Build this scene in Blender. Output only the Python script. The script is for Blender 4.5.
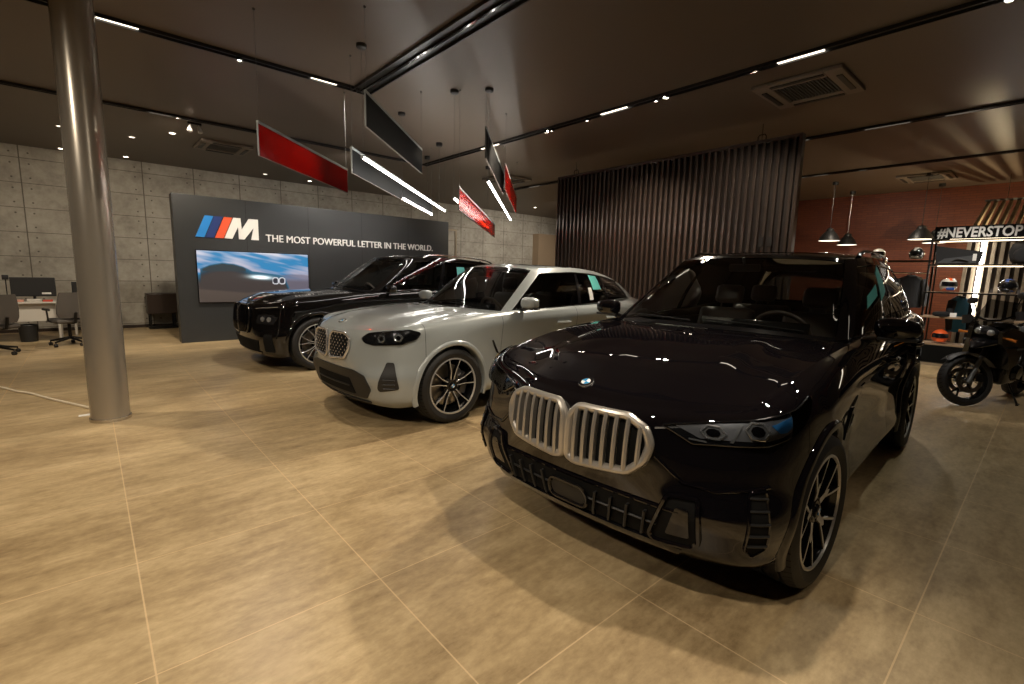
import bpy, bmesh, math, random
import numpy as np
from math import pi, sin, cos, radians, sqrt, atan2
from mathutils import Vector, Matrix
from mathutils.bvhtree import BVHTree
from mathutils.geometry import delaunay_2d_cdt

for o in list(bpy.data.objects):
    bpy.data.objects.remove(o)
SC = bpy.context.scene
COL = SC.collection
random.seed(5)
FLOOR_Z = 0.0
CEIL = 3.9

# ------------------------------------------------------------------ camera
def make_camera():
    yaw, pitch, roll = -0.72542868, -0.141381276, -0.0246795409
    Rm = (Matrix.Rotation(yaw, 3, 'Z') @ Matrix.Rotation(pitch, 3, 'X') @ Matrix.Rotation(roll, 3, 'Y'))
    right, fwd, up = Rm @ Vector((1, 0, 0)), Rm @ Vector((0, 1, 0)), Rm @ Vector((0, 0, 1))
    m = Matrix.Identity(4)
    for i in range(3):
        m[i][0], m[i][1], m[i][2] = right[i], up[i], -fwd[i]
    m.translation = Vector((0, 0, 1.5))
    cd = bpy.data.cameras.new('camera')
    cd.sensor_width = 36.0
    cd.lens = 477.4 * 36.0 / 1024.0
    cd.clip_start = 0.05
    c = bpy.data.objects.new('camera', cd)
    c.matrix_world = m
    COL.objects.link(c)
    SC.camera = c
make_camera()

# ------------------------------------------------------------------ world, exposure, lights
w = bpy.data.worlds.new('world'); SC.world = w; w.use_nodes = True
w.node_tree.nodes['Background'].inputs[0].default_value = (0.9, 0.72, 0.55, 1)
w.node_tree.nodes['Background'].inputs[1].default_value = 0.02
SC.view_settings.view_transform = 'Standard'
SC.view_settings.look = 'None'
SC.view_settings.gamma = 1.0
SC.view_settings.exposure = 0.5
SC.view_settings.use_curve_mapping = False

WARM = (1.0, 0.86, 0.68)
NEUT = (1.0, 0.92, 0.82)
COOL = (0.95, 0.97, 1.0)
def spot(x, y, tx, ty, power, angle=70, blend=0.5, col=WARM, size=0.04, z=3.86, tz=0.0):
    d = bpy.data.lights.new('spot_lamp', 'SPOT')
    d.energy = power; d.spot_size = radians(angle); d.spot_blend = blend
    d.color = col; d.shadow_soft_size = size
    o = bpy.data.objects.new('spot_lamp', d)
    o.location = (x, y, z)
    v = Vector((tx - x, ty - y, tz - z))
    o.rotation_euler = v.to_track_quat('-Z', 'Y').to_euler()
    COL.objects.link(o); return o
def area(x, y, z, sx, sy, power, rot=(0, 0, 0), col=WARM):
    d = bpy.data.lights.new('area_lamp', 'AREA')
    d.shape = 'RECTANGLE'; d.size = sx; d.size_y = sy; d.energy = power; d.color = col
    o = bpy.data.objects.new('area_lamp', d)
    o.location = (x, y, z); o.rotation_euler = rot
    COL.objects.link(o); return o
# ceiling spots: some at fittings on the tracks, others added for more light
spot(5.92, 3.75, 2.6, 1.6, 330, 85, 0.4, WARM, 0.03)
spot(5.92, 3.90, 2.9, 4.6, 260, 85, 0.4, WARM, 0.03)
spot(5.92, 4.80, 8.0, 5.4, 300, 80, 0.8, (1.0, 0.72, 0.52), 0.05, tz=1.3)  # added to brighten the slatted screen, tinted warm
spot(5.92, 2.60, 8.0, 3.8, 200, 80, 0.8, (1.0, 0.78, 0.58), 0.05, tz=1.6)  # second spot added to brighten the slatted screen
spot(5.92, 5.90, 2.6, 7.4, 260, 80, 0.5, WARM, 0.04)
spot(1.50, 6.48, 1.2, 3.2, 230, 100, 0.6, WARM, 0.05)
spot(2.50, 6.48, 4.0, 9.4, 200, 90, 0.6, NEUT, 0.05)
spot(-0.6, 6.48, -0.6, 8.0, 190, 110, 0.6, WARM, 0.05)
spot(2.95, 1.20, 1.0, 2.6, 200, 92, 0.6, WARM, 0.06)
spot(2.95, -1.6, 0.2, 0.8, 70, 120, 0.6, WARM, 0.06)
spot(-0.2, 0.60, 0.2, 2.4, 185, 100, 0.6, WARM, 0.06)
spot(-2.6, 3.20, -0.6, 4.2, 220, 120, 0.6, WARM, 0.06)
spot(5.92, 0.60, 4.6, -0.4, 55, 100, 0.6, (0.95, 0.97, 0.85), 0.05)
spot(5.92, 0.30, 8.3, 0.5, 150, 42, 0.6, NEUT, 0.05, tz=0.8)  # added to brighten the front of the motorcycle
spot(9.30, 2.00, 8.2, 0.6, 130, 95, 0.6, NEUT, 0.05)
spot(9.30, 4.40, 10.2, 4.6, 120, 110, 0.6, WARM, 0.05)
spot(-2.2, 9.75, -1.6, 13.8, 200, 110, 0.7, WARM, 0.06)
spot(12.55, 1.00, 11.9, 1.0, 60, 100, 0.6, NEUT, 0.05)
spot(9.30, 1.10, 11.7, 1.0, 330, 52, 0.6, NEUT, 0.05, tz=0.8)
spot(12.6, 3.00, 15.6, 3.6, 110, 120, 0.6, WARM, 0.05)
spot(1.3, 9.75, 1.0, 13.8, 260, 110, 0.7, WARM, 0.06)
spot(4.4, 9.75, 4.4, 13.8, 260, 120, 0.7, NEUT, 0.06)
spot(8.6, 9.75, 9.4, 14.0, 300, 120, 0.7, NEUT, 0.06)
spot(12.0, 10.5, 12.6, 14.2, 300, 120, 0.7, NEUT, 0.06)

d = bpy.data.lights.new('backdrop_lamp', 'POINT'); d.energy = 90; d.color = (1.0, 0.78, 0.45); d.shadow_soft_size = 0.03
o = bpy.data.objects.new('backdrop_lamp', d); o.location = (14.1, 0.8, 2.15); COL.objects.link(o)
# ------------------------------------------------------------------ materials
MATS = {}
def principled(name, base, rough=0.5, metal=0.0, coat=0.0, spec=0.5, emis=None, estr=0.0, coat_rough=0.03, bump=0.0, bscale=60, var=0.0, vscale=3.0, alpha=None, sheen=0.0):
    m = bpy.data.materials.new(name); m.use_nodes = True
    nt = m.node_tree; b = nt.nodes['Principled BSDF']
    b.inputs['Base Color'].default_value = (*base, 1)
    b.inputs['Roughness'].default_value = rough
    b.inputs['Metallic'].default_value = metal
    b.inputs['Coat Weight'].default_value = coat
    b.inputs['Coat Roughness'].default_value = coat_rough
    b.inputs['Specular IOR Level'].default_value = spec
    if sheen: b.inputs['Sheen Weight'].default_value = sheen
    if emis is not None:
        b.inputs['Emission Color'].default_value = (*emis, 1)
        b.inputs['Emission Strength'].default_value = estr
    tc = nt.nodes.new('ShaderNodeTexCoord')
    if var > 0:
        n = nt.nodes.new('ShaderNodeTexNoise'); n.inputs['Scale'].default_value = vscale; n.inputs['Detail'].default_value = 4
        nt.links.new(tc.outputs['Object'], n.inputs['Vector'])
        mx = nt.nodes.new('ShaderNodeMix'); mx.data_type = 'RGBA'
        mx.inputs['A'].default_value = (*[max(0, c * (1 - var)) for c in base], 1)
        mx.inputs['B'].default_value = (*[min(1, c * (1 + var)) for c in base], 1)
        nt.links.new(n.outputs['Fac'], mx.inputs['Factor'])
        nt.links.new(mx.outputs['Result'], b.inputs['Base Color'])
    if bump > 0:
        n = nt.nodes.new('ShaderNodeTexNoise'); n.inputs['Scale'].default_value = bscale; n.inputs['Detail'].default_value = 3
        nt.links.new(tc.outputs['Object'], n.inputs['Vector'])
        bp = nt.nodes.new('ShaderNodeBump'); bp.inputs['Strength'].default_value = bump; bp.inputs['Distance'].default_value = 0.01
        nt.links.new(n.outputs['Fac'], bp.inputs['Height'])
        nt.links.new(bp.outputs['Normal'], b.inputs['Normal'])
    if name.startswith('paint_black'): b.inputs['Coat IOR'].default_value = 1.7
    MATS[name] = m
    return m
def glass_mat(name, tint, reflect_ior=1.5, rough=0.0):
    m = bpy.data.materials.new(name); m.use_nodes = True
    nt = m.node_tree; nt.nodes.clear()
    out = nt.nodes.new('ShaderNodeOutputMaterial')
    tr = nt.nodes.new('ShaderNodeBsdfTransparent'); tr.inputs[0].default_value = (*tint, 1)
    gl = nt.nodes.new('ShaderNodeBsdfGlossy'); gl.inputs['Roughness'].default_value = rough
    gl.inputs[0].default_value = (1, 1, 1, 1)
    fr = nt.nodes.new('ShaderNodeFresnel'); fr.inputs['IOR'].default_value = reflect_ior
    mx = nt.nodes.new('ShaderNodeMixShader')
    nt.links.new(fr.outputs[0], mx.inputs[0]); nt.links.new(tr.outputs[0], mx.inputs[1]); nt.links.new(gl.outputs[0], mx.inputs[2])
    nt.links.new(mx.outputs[0], out.inputs[0])
    MATS[name] = m
    return m
def emit_mat(name, col, s):
    m = bpy.data.materials.new(name); m.use_nodes = True
    nt = m.node_tree; nt.nodes.clear()
    out = nt.nodes.new('ShaderNodeOutputMaterial'); e = nt.nodes.new('ShaderNodeEmission')
    e.inputs[0].default_value = (*col, 1); e.inputs[1].default_value = s
    nt.links.new(e.outputs[0], out.inputs[0]); MATS[name] = m; return m

class NT:
    """small helper for node maths"""
    def __init__(s, m): s.nt = m.node_tree
    def n(s, t, **kw):
        x = s.nt.nodes.new(t)
        for k, v in kw.items(): setattr(x, k, v)
        return x
    def val(s, sock, v):
        if hasattr(v, 'links') or isinstance(v, bpy.types.NodeSocket): s.nt.links.new(v, sock)
        else: sock.default_value = v
    def math(s, op, a, b=0.0, c=0.0, clamp=False):
        x = s.nt.nodes.new('ShaderNodeMath'); x.operation = op; x.use_clamp = clamp
        s.val(x.inputs[0], a); s.val(x.inputs[1], b)
        if len(x.inputs) > 2: s.val(x.inputs[2], c)
        return x.outputs[0]
    def sep(s, v):
        x = s.nt.nodes.new('ShaderNodeSeparateXYZ'); s.nt.links.new(v, x.inputs[0]); return x.outputs
    def mix(s, f, a, b):
        x = s.nt.nodes.new('ShaderNodeMix'); x.data_type = 'RGBA'
        s.val(x.inputs['Factor'], f)
        for k, v in (('A', a), ('B', b)):
            if isinstance(v, tuple): x.inputs[k].default_value = (*v, 1)
            else: s.nt.links.new(v, x.inputs[k])
        return x.outputs['Result']
    def noise(s, vec, scale, detail=4, rough=0.55, vscale=None):
        if vscale:
            mp = s.nt.nodes.new('ShaderNodeMapping'); mp.inputs['Scale'].default_value = vscale
            s.nt.links.new(vec, mp.inputs['Vector']); vec = mp.outputs[0]
        x = s.nt.nodes.new('ShaderNodeTexNoise'); x.inputs['Scale'].default_value = scale
        x.inputs['Detail'].default_value = detail; x.inputs['Roughness'].default_value = rough
        s.nt.links.new(vec, x.inputs['Vector']); return x.outputs['Fac']
    def ramp(s, f, stops):
        x = s.nt.nodes.new('ShaderNodeValToRGB'); e = x.color_ramp.elements
        while len(e) < len(stops): e.new(0.5)
        for i, (p, c) in enumerate(stops):
            e[i].position = p; e[i].color = (*c, 1)
        s.val(x.inputs[0], f); return x.outputs['Color']
    def line(s, coord, period, off, half):
        """1 on a joint of width 2*half repeated every period"""
        a = s.math('SUBTRACT', coord, off)
        a = s.math('ADD', a, 100 * period)
        a = s.math('MODULO', a, period)
        b = s.math('SUBTRACT', period, a)
        a = s.math('MINIMUM', a, b)
        return s.math('LESS_THAN', a, half)
    def dist(s, coord, period, off):
        a = s.math('ADD', s.math('SUBTRACT', coord, off), 100 * period)
        a = s.math('MODULO', a, period)
        return s.math('MINIMUM', a, s.math('SUBTRACT', period, a))

def floor_mat():
    m = bpy.data.materials.new('floor_tiles'); m.use_nodes = True; h = NT(m)
    b = m.node_tree.nodes['Principled BSDF']
    tc = h.n('ShaderNodeTexCoord'); P = tc.outputs['Object']; xyz = h.sep(P)
    n1 = h.noise(P, 1.1, 7, 0.62, (0.55, 1.5, 1)); n2 = h.noise(P, 7.0, 6, 0.65, (0.5, 1.4, 1)); n3 = h.noise(P, 0.35, 3, 0.5)
    n4 = h.noise(P, 26, 5, 0.7, (0.7, 1.2, 1))
    f = h.math('ADD', h.math('MULTIPLY', n1, 0.42), h.math('MULTIPLY', n2, 0.36)); f = h.math('ADD', f, h.math('MULTIPLY', n4, 0.22)); f = h.math('ADD', f, h.math('MULTIPLY', n3, 0.10))
    c = h.ramp(f, [(0.44, (0.26, 0.180, 0.090)), (0.55, (0.43, 0.315, 0.168)), (0.66, (0.59, 0.45, 0.255))])
    # every tile a little different in tone
    tx = h.math('FLOOR', h.math('DIVIDE', h.math('SUBTRACT', xyz[0], 0.08), 0.889)); ty = h.math('FLOOR', h.math('DIVIDE', h.math('SUBTRACT', xyz[1], 0.25), 0.889))
    cb = h.n('ShaderNodeCombineXYZ'); h.val(cb.inputs[0], tx); h.val(cb.inputs[1], ty)
    wn = h.n('ShaderNodeTexWhiteNoise'); m.node_tree.links.new(cb.outputs[0], wn.inputs['Vector'])
    c = h.mix(h.math('MULTIPLY', wn.outputs['Value'], 0.10), c, (0.25, 0.19, 0.12))
    g = h.math('MAXIMUM', h.line(xyz[0], 0.889, 0.08, 0.0032), h.line(xyz[1], 0.889, 0.25, 0.0032))
    c = h.mix(h.math('MULTIPLY', g, 0.55), c, (0.78, 0.58, 0.34))
    m.node_tree.links.new(c, b.inputs['Base Color'])
    r = h.math('ADD', h.math('MULTIPLY', n2, 0.16), 0.30)
    r = h.math('ADD', r, h.math('MULTIPLY', g, 0.3))
    m.node_tree.links.new(r, b.inputs['Roughness'])
    b.inputs['Specular IOR Level'].default_value = 0.45
    bp = h.n('ShaderNodeBump'); bp.inputs['Strength'].default_value = 0.05; bp.inputs['Distance'].default_value = 0.01
    m.node_tree.links.new(n2, bp.inputs['Height']); m.node_tree.links.new(bp.outputs[0], b.inputs['Normal'])
    return m
def concrete_mat():
    m = bpy.data.materials.new('concrete_panels'); m.use_nodes = True; h = NT(m)
    b = m.node_tree.nodes['Principled BSDF']
    tc = h.n('ShaderNodeTexCoord'); P = tc.outputs['Object']; xyz = h.sep(P)
    n1 = h.noise(P, 1.6, 6, 0.6); n2 = h.noise(P, 9, 5, 0.6)
    f = h.math('ADD', h.math('MULTIPLY', n1, 0.6), h.math('MULTIPLY', n2, 0.4))
    c = h.ramp(f, [(0.35, (0.27, 0.245, 0.20)), (0.5, (0.38, 0.35, 0.29)), (0.65, (0.47, 0.44, 0.37))])
    j = h.math('MAXIMUM', h.line(xyz[0], 1.02, 0.13, 0.010), h.line(xyz[2], 0.507, 0.10, 0.006))
    dx = h.math('ABSOLUTE', h.math('SUBTRACT', h.dist(xyz[0], 1.02, 0.13), 0.14))
    dz = h.math('ABSOLUTE', h.math('SUBTRACT', h.dist(xyz[2], 0.507, 0.10), 0.11))
    d = h.math('SQRT', h.math('ADD', h.math('MULTIPLY', dx, dx), h.math('MULTIPLY', dz, dz)))
    hole = h.math('LESS_THAN', d, 0.017)
    j = h.math('MAXIMUM', j, hole)
    c = h.mix(h.math('MULTIPLY', j, 0.8), c, (0.07, 0.055, 0.04))
    m.node_tree.links.new(c, b.inputs['Base Color']); b.inputs['Roughness'].default_value = 0.75
    bp = h.n('ShaderNodeBump'); bp.inputs['Strength'].default_value = 0.25; bp.inputs['Distance'].default_value = 0.01
    hh = h.math('SUBTRACT', h.math('MULTIPLY', n2, 0.2), j)
    m.node_tree.links.new(hh, bp.inputs['Height']); m.node_tree.links.new(bp.outputs[0], b.inputs['Normal'])
    return m
def brick_mat():
    m = bpy.data.materials.new('red_brick'); m.use_nodes = True; h = NT(m)
    b = m.node_tree.nodes['Principled BSDF']
    tc = h.n('ShaderNodeTexCoord'); mp = h.n('ShaderNodeMapping')
    mp.inputs['Rotation'].default_value = (0, radians(90), radians(90))
    xyz = h.sep(tc.outputs['Object']); cb = h.n('ShaderNodeCombineXYZ'); h.val(cb.inputs[0], xyz[1]); h.val(cb.inputs[1], xyz[2])
    br = h.n('ShaderNodeTexBrick'); m.node_tree.links.new(cb.outputs[0], br.inputs['Vector'])
    br.inputs['Color1'].default_value = (0.13, 0.026, 0.008, 1); br.inputs['Color2'].default_value = (0.175, 0.042, 0.012, 1)
    br.inputs['Mortar'].default_value = (0.085, 0.019, 0.008, 1)
    br.inputs['Scale'].default_value = 1.0; br.inputs['Mortar Size'].default_value = 0.006
    br.inputs['Brick Width'].default_value = 0.24; br.inputs['Row Height'].default_value = 0.06
    n = h.noise(cb.outputs[0], 3, 5, 0.6, (0.4, 2.5, 1))
    c = h.mix(h.math('MULTIPLY', n, 0.7), br.outputs['Color'], (0.06, 0.013, 0.006))
    m.node_tree.links.new(c, b.inputs['Base Color']); b.inputs['Roughness'].default_value = 0.6
    return m

M = MATS
MATS['floor'] = floor_mat(); MATS['concrete'] = concrete_mat(); MATS['brick'] = brick_mat()
principled('ceiling_paint', (0.13, 0.102, 0.08), 0.42, spec=0.35, var=0.08, vscale=0.8)
principled('dark_plaster', (0.10, 0.085, 0.07), 0.6)
principled('tan_plaster', (0.32, 0.235, 0.15), 0.7, var=0.06)
principled('sign_grey', (0.030, 0.032, 0.033), 0.38, var=0.12, vscale=2)
principled('black_metal', (0.012, 0.011, 0.010), 0.4, 0.6)
principled('black_satin', (0.015, 0.015, 0.015), 0.45)
principled('black_gloss', (0.006, 0.006, 0.007), 0.12, coat=0.6)
principled('black_plastic', (0.014, 0.014, 0.014), 0.5, bump=0.1, bscale=300)
principled('matte_black', (0.004, 0.004, 0.004), 0.85, spec=0.2)
principled('rubber', (0.009, 0.0085, 0.008), 0.6, bump=0.12, bscale=120)
principled('track_black', (0.012, 0.010, 0.009), 0.35)
principled('column_paint', (0.38, 0.345, 0.295), 0.27, metal=0.6, var=0.05, vscale=1.5)
principled('steel', (0.55, 0.53, 0.50), 0.22, 1.0)
principled('chrome', (0.66, 0.65, 0.64), 0.18, 0.75)
principled('satin_chrome', (0.54, 0.51, 0.465), 0.28, 0.7)
principled('white_plastic', (0.55, 0.53, 0.49), 0.4)
principled('vent_paint', (0.20, 0.165, 0.135), 0.5)
principled('wood_slat', (0.31, 0.245, 0.165), 0.5, var=0.2, vscale=8)
principled('shelf_wood', (0.34, 0.24, 0.15), 0.45, var=0.2, vscale=6)
principled('screen_slat', (0.072, 0.056, 0.046), 0.30, metal=0.45)
principled('screen_back', (0.012, 0.009, 0.008), 0.5)
principled('dark_wood', (0.032, 0.019, 0.013), 0.4)
principled('desk_white', (0.55, 0.52, 0.46), 0.45)
principled('chair_fabric', (0.085, 0.075, 0.065), 0.9, bump=0.3, bscale=200)
principled('black_fabric', (0.012, 0.012, 0.013), 0.85, bump=0.3, bscale=90)
principled('grey_fabric', (0.06, 0.062, 0.065), 0.85, bump=0.3, bscale=90)
principled('blue_fabric', (0.03, 0.16, 0.28), 0.8, bump=0.3, bscale=90)
principled('helmet_orange', (0.85, 0.13, 0.03), 0.25, coat=0.5)
principled('helmet_white', (0.62, 0.60, 0.55), 0.2, coat=0.5)
principled('helmet_blue', (0.03, 0.09, 0.35), 0.2, coat=0.5)
principled('helmet_black', (0.012, 0.012, 0.012), 0.2, coat=0.6)
principled('paper', (0.75, 0.74, 0.70), 0.6)
principled('sticker_teal', (0.12, 0.50, 0.46), 0.45)
principled('red_item', (0.55, 0.06, 0.03), 0.5)
principled('pink_item', (0.62, 0.30, 0.22), 0.5)
principled('cable_white', (0.75, 0.66, 0.50), 0.5)
principled('letter_white', (0.80, 0.79, 0.76), 0.45)
principled('logo_light_blue', (0.02, 0.22, 0.62), 0.45)
principled('logo_dark_blue', (0.015, 0.035, 0.16), 0.45)
principled('logo_red', (0.75, 0.10, 0.035), 0.45)
principled('roundel_blue', (0.03, 0.28, 0.60), 0.2, coat=0.5)
principled('roundel_white', (0.85, 0.85, 0.85), 0.2, coat=0.5)
principled('paint_black', (0.0040, 0.0034, 0.0046), 0.6, coat=1.0, coat_rough=0.006, spec=0.0)
principled('paint_black_plain', (0.004, 0.0035, 0.0035), 0.6, coat=1.0, coat_rough=0.008, spec=0.0)
principled('paint_grey', (0.33, 0.36, 0.365), 0.28, metal=0.1, coat=1.0, coat_rough=0.02)
principled('rim_dark', (0.02, 0.02, 0.021), 0.25, 0.7, coat=0.4)
principled('rim_silver', (0.62, 0.61, 0.59), 0.28, 0.55)
principled('disc_steel', (0.30, 0.28, 0.26), 0.3, 1.0)
principled('caliper_blue', (0.03, 0.03, 0.035), 0.3, coat=0.5)
principled('interior_dark', (0.035, 0.032, 0.030), 0.5)
principled('leather', (0.075, 0.058, 0.048), 0.45)
principled('leather_brown', (0.10, 0.055, 0.032), 0.5)
principled('lamp_housing', (0.02, 0.02, 0.022), 0.18, 0.3, coat=0.5)
principled('lamp_reflector', (0.50, 0.50, 0.50), 0.20, 0.7)
principled('lamp_inner', (0.38, 0.38, 0.40), 0.22, 0.6, coat=0.5)
principled('lamp_blue', (0.03, 0.20, 0.50), 0.3, coat=0.5)
principled('panel_black', (0.007, 0.0075, 0.0075), 0.6, spec=0.06)
principled('rail_grey', (0.33, 0.36, 0.36), 0.45, 0.3)
principled('vent_grey', (0.085, 0.082, 0.078), 0.6)
principled('panel_red', (0.50, 0.012, 0.008), 0.22, coat=0.4, emis=(0.5, 0.012, 0.01), estr=0.10)
principled('alu', (0.20, 0.21, 0.21), 0.4, 0.6)
principled('thin_wire', (0.16, 0.16, 0.15), 0.4, 0.5)
principled('red_lens', (0.30, 0.008, 0.006), 0.15, coat=1.0)
principled('amber', (0.6, 0.2, 0.03), 0.2)
def red_sheet():
    m = bpy.data.materials.new('panel_red'); m.use_nodes = True; nt = m.node_tree; b = nt.nodes['Principled BSDF']; out = nt.nodes['Material Output']
    b.inputs['Base Color'].default_value = (0.24, 0.006, 0.005, 1); b.inputs['Roughness'].default_value = 0.2
    tr = nt.nodes.new('ShaderNodeBsdfTransparent'); tr.inputs[0].default_value = (0.95, 0.16, 0.06, 1)
    tl = nt.nodes.new('ShaderNodeBsdfTranslucent'); tl.inputs[0].default_value = (0.45, 0.012, 0.008, 1)
    a = nt.nodes.new('ShaderNodeMixShader'); a.inputs[0].default_value = 0.35
    c = nt.nodes.new('ShaderNodeMixShader'); c.inputs[0].default_value = 0.30
    nt.links.new(b.outputs[0], a.inputs[1]); nt.links.new(tl.outputs[0], a.inputs[2])
    nt.links.new(a.outputs[0], c.inputs[1]); nt.links.new(tr.outputs[0], c.inputs[2]); nt.links.new(c.outputs[0], out.inputs[0])
    MATS['panel_red'] = m
red_sheet()
glass_mat('windscreen_glass', (0.88, 0.91, 0.89), 1.52)
glass_mat('tinted_glass', (0.34, 0.35, 0.34), 1.55)
glass_mat('lamp_glass', (0.86, 0.88, 0.90), 1.45)
glass_mat('smoke_glass', (0.25, 0.26, 0.27), 1.5)
emit_mat('tube_light', (1.0, 0.95, 0.88), 17)
emit_mat('linear_light', (1.0, 0.88, 0.70), 2.6)
emit_mat('spot_face', (1.0, 0.90, 0.74), 120)
emit_mat('downlight_face', (1.0, 0.86, 0.66), 10)
emit_mat('shelf_light', (1.0, 0.80, 0.55), 4)
emit_mat('pendant_glow', (1.0, 0.86, 0.66), 2.2)

# ------------------------------------------------------------------ mesh helpers
class MB:
    def __init__(s): s.v = []; s.f = []; s.mi = []; s.cur = 0
    def add(s, verts, faces, mi=None):
        b = len(s.v); s.v += [tuple(map(float, p)) for p in verts]
        for f in faces:
            s.f.append([b + i for i in f]); s.mi.append(s.cur if mi is None else mi)
        return s
    def box(s, x0, x1, y0, y1, z0, z1, mi=None, bev=0.0):
        if x1 < x0: x0, x1 = x1, x0
        if y1 < y0: y0, y1 = y1, y0
        if z1 < z0: z0, z1 = z1, z0
        bev = min(bev, (x1 - x0) / 2.2, (y1 - y0) / 2.2, (z1 - z0) / 2.2)
        if bev <= 0:
            v = [(x, y, z) for z in (z0, z1) for (x, y) in ((x0, y0), (x1, y0), (x1, y1), (x0, y1))]
            return s.add(v, [(3, 2, 1, 0), (4, 5, 6, 7), (0, 1, 5, 4), (1, 2, 6, 5), (2, 3, 7, 6), (3, 0, 4, 7)], mi)
        bm = bmesh.new(); bmesh.ops.create_cube(bm, size=1.0)
        for q in bm.verts:
            q.co = Vector(((x0 + x1) / 2 + q.co.x * (x1 - x0), (y0 + y1) / 2 + q.co.y * (y1 - y0), (z0 + z1) / 2 + q.co.z * (z1 - z0)))
        bmesh.ops.bevel(bm, geom=bm.edges[:], offset=bev, segments=2, affect='EDGES', profile=0.5)
        bm.verts.index_update()
        s.add([q.co for q in bm.verts], [[q.index for q in f.verts] for f in bm.faces], mi); bm.free(); return s
    def tube(s, pts, r, n=8, mi=None, closed=False, caps=True, radii=None):
        P = [Vector(p) for p in pts]; N = len(P)
        base = len(s.v); rings = []
        prev = None
        for i, p in enumerate(P):
            if closed: t = (P[(i + 1) % N] - P[i - 1])
            else: t = P[min(i + 1, N - 1)] - P[max(i - 1, 0)]
            if t.length < 1e-9: t = Vector((0, 0, 1))
            t.normalize()
            if prev is None:
                a = Vector((0, 0, 1)) if abs(t.z) < 0.9 else Vector((1, 0, 0))
                u = t.cross(a).normalized()
            else:
                u = (prev - t * prev.dot(t))
                u = u.normalized() if u.length > 1e-6 else t.orthogonal().normalized()
            prev = u; w = t.cross(u)
            rr = radii[i] if radii else r
            ring = []
            for k in range(n):
                a = 2 * pi * k / n
                ring.append(len(s.v)); s.v.append(tuple(p + (u * cos(a) + w * sin(a)) * rr))
            rings.append(ring)
        m = s.cur if mi is None else mi
        for i in range(N if closed else N - 1):
            A, B = rings[i], rings[(i + 1) % N]
            for k in range(n):
                s.f.append([A[k], A[(k + 1) % n], B[(k + 1) % n], B[k]]); s.mi.append(m)
        if caps and not closed:
            s.f.append(rings[0][::-1]); s.mi.append(m); s.f.append(rings[-1]); s.mi.append(m)
        return s
    def lathe(s, prof, n=32, axis='z', c=(0, 0, 0), mi=None, mis=None, cap=False):
        """prof: list of (r, h)"""
        base = len(s.v); c = Vector(c)
        for (r, h) in prof:
            for k in range(n):
                a = 2 * pi * k / n
                if axis == 'z': q = (r * cos(a), r * sin(a), h)
                elif axis == 'y': q = (r * cos(a), h, r * sin(a))
                else: q = (h, r * cos(a), r * sin(a))
                s.v.append(tuple(c + Vector(q)))
        for i in range(len(prof) - 1):
            m = mis[i] if mis else (s.cur if mi is None else mi)
            for k in range(n):
                a, b = base + i * n + k, base + i * n + (k + 1) % n
                s.f.append([a, b, b + n, a + n]); s.mi.append(m)
        if cap:
            m = s.cur if mi is None else mi
            s.f.append([base + k for k in range(n)][::-1]); s.mi.append(m)
            e = base + (len(prof) - 1) * n
            s.f.append([e + k for k in range(n)]); s.mi.append(m)
        return s
    def prism(s, poly, h0, h1, plane='xz', mi=None):
        """extrude 2d polygon; plane xz -> extrude along y, xy -> z, yz -> x"""
        def q(p, h):
            if plane == 'xz': return (p[0], h, p[1])
            if plane == 'xy': return (p[0], p[1], h)
            return (h, p[0], p[1])
        n = len(poly)
        v = [q(p, h0) for p in poly] + [q(p, h1) for p in poly]
        f = [list(range(n))[::-1], list(range(n, 2 * n))] + [[i, (i + 1) % n, (i + 1) % n + n, i + n] for i in range(n)]
        return s.add(v, f, mi)
    def grid(s, G, mi=None, flip=False):
        """G: array [i][j] of points"""
        a = len(G); b = len(G[0]); v = [p for row in G for p in row]; f = []
        for i in range(a - 1):
            for j in range(b - 1):
                q = [i * b + j, i * b + j + 1, (i + 1) * b + j + 1, (i + 1) * b + j]
                f.append(q[::-1] if flip else q)
        return s.add(v, f, mi)
    def ellipsoid(s, c, r, n=20, m=12, mi=None, warp=None):
        base = len(s.v); c = Vector(c)
        for i in range(m + 1):
            t = pi * i / m
            for k in range(n):
                a = 2 * pi * k / n
                p = Vector((sin(t) * cos(a), sin(t) * sin(a), cos(t)))
                if warp: p = warp(p)
                s.v.append((c.x + p.x * r[0], c.y + p.y * r[1], c.z + p.z * r[2]))
        mm = s.cur if mi is None else mi
        for i in range(m):
            for k in range(n):
                a, b = base + i * n + k, base + i * n + (k + 1) % n
                s.f.append([a, a + n, b + n, b]); s.mi.append(mm)
        return s
    def xf(s, mat, start=0):
        for i in range(start, len(s.v)): s.v[i] = tuple(mat @ Vector(s.v[i]))
        return s
    def build(s, name, mats, parent=None, smooth=True, angle=35, fixn=True):
        me = bpy.data.meshes.new(name)
        me.from_pydata(s.v, [], s.f)
        if not isinstance(mats, (list, tuple)): mats = [mats]
        for m in mats: me.materials.append(MATS[m] if isinstance(m, str) else m)
        me.polygons.foreach_set('material_index', [min(i, len(mats) - 1) for i in s.mi])
        me.validate(); me.update()
        bm = bmesh.new(); bm.from_mesh(me)
        bmesh.ops.remove_doubles(bm, verts=bm.verts, dist=1e-5)
        if fixn: bmesh.ops.recalc_face_normals(bm, faces=bm.faces)
        if smooth:
            for f in bm.faces: f.smooth = True
            la = radians(angle)
            for e in bm.edges:
                if len(e.link_faces) == 2:
                    if e.calc_face_angle(0) > la: e.smooth = False
        bm.to_mesh(me); bm.free()
        o = bpy.data.objects.new(name, me); COL.objects.link(o)
        if parent: o.parent = parent
        return o
def tag(o, label, cat, group=None, kind=None):
    o['label'] = label; o['category'] = cat
    if group: o['group'] = group
    if kind: o['kind'] = kind
    return o
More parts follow.
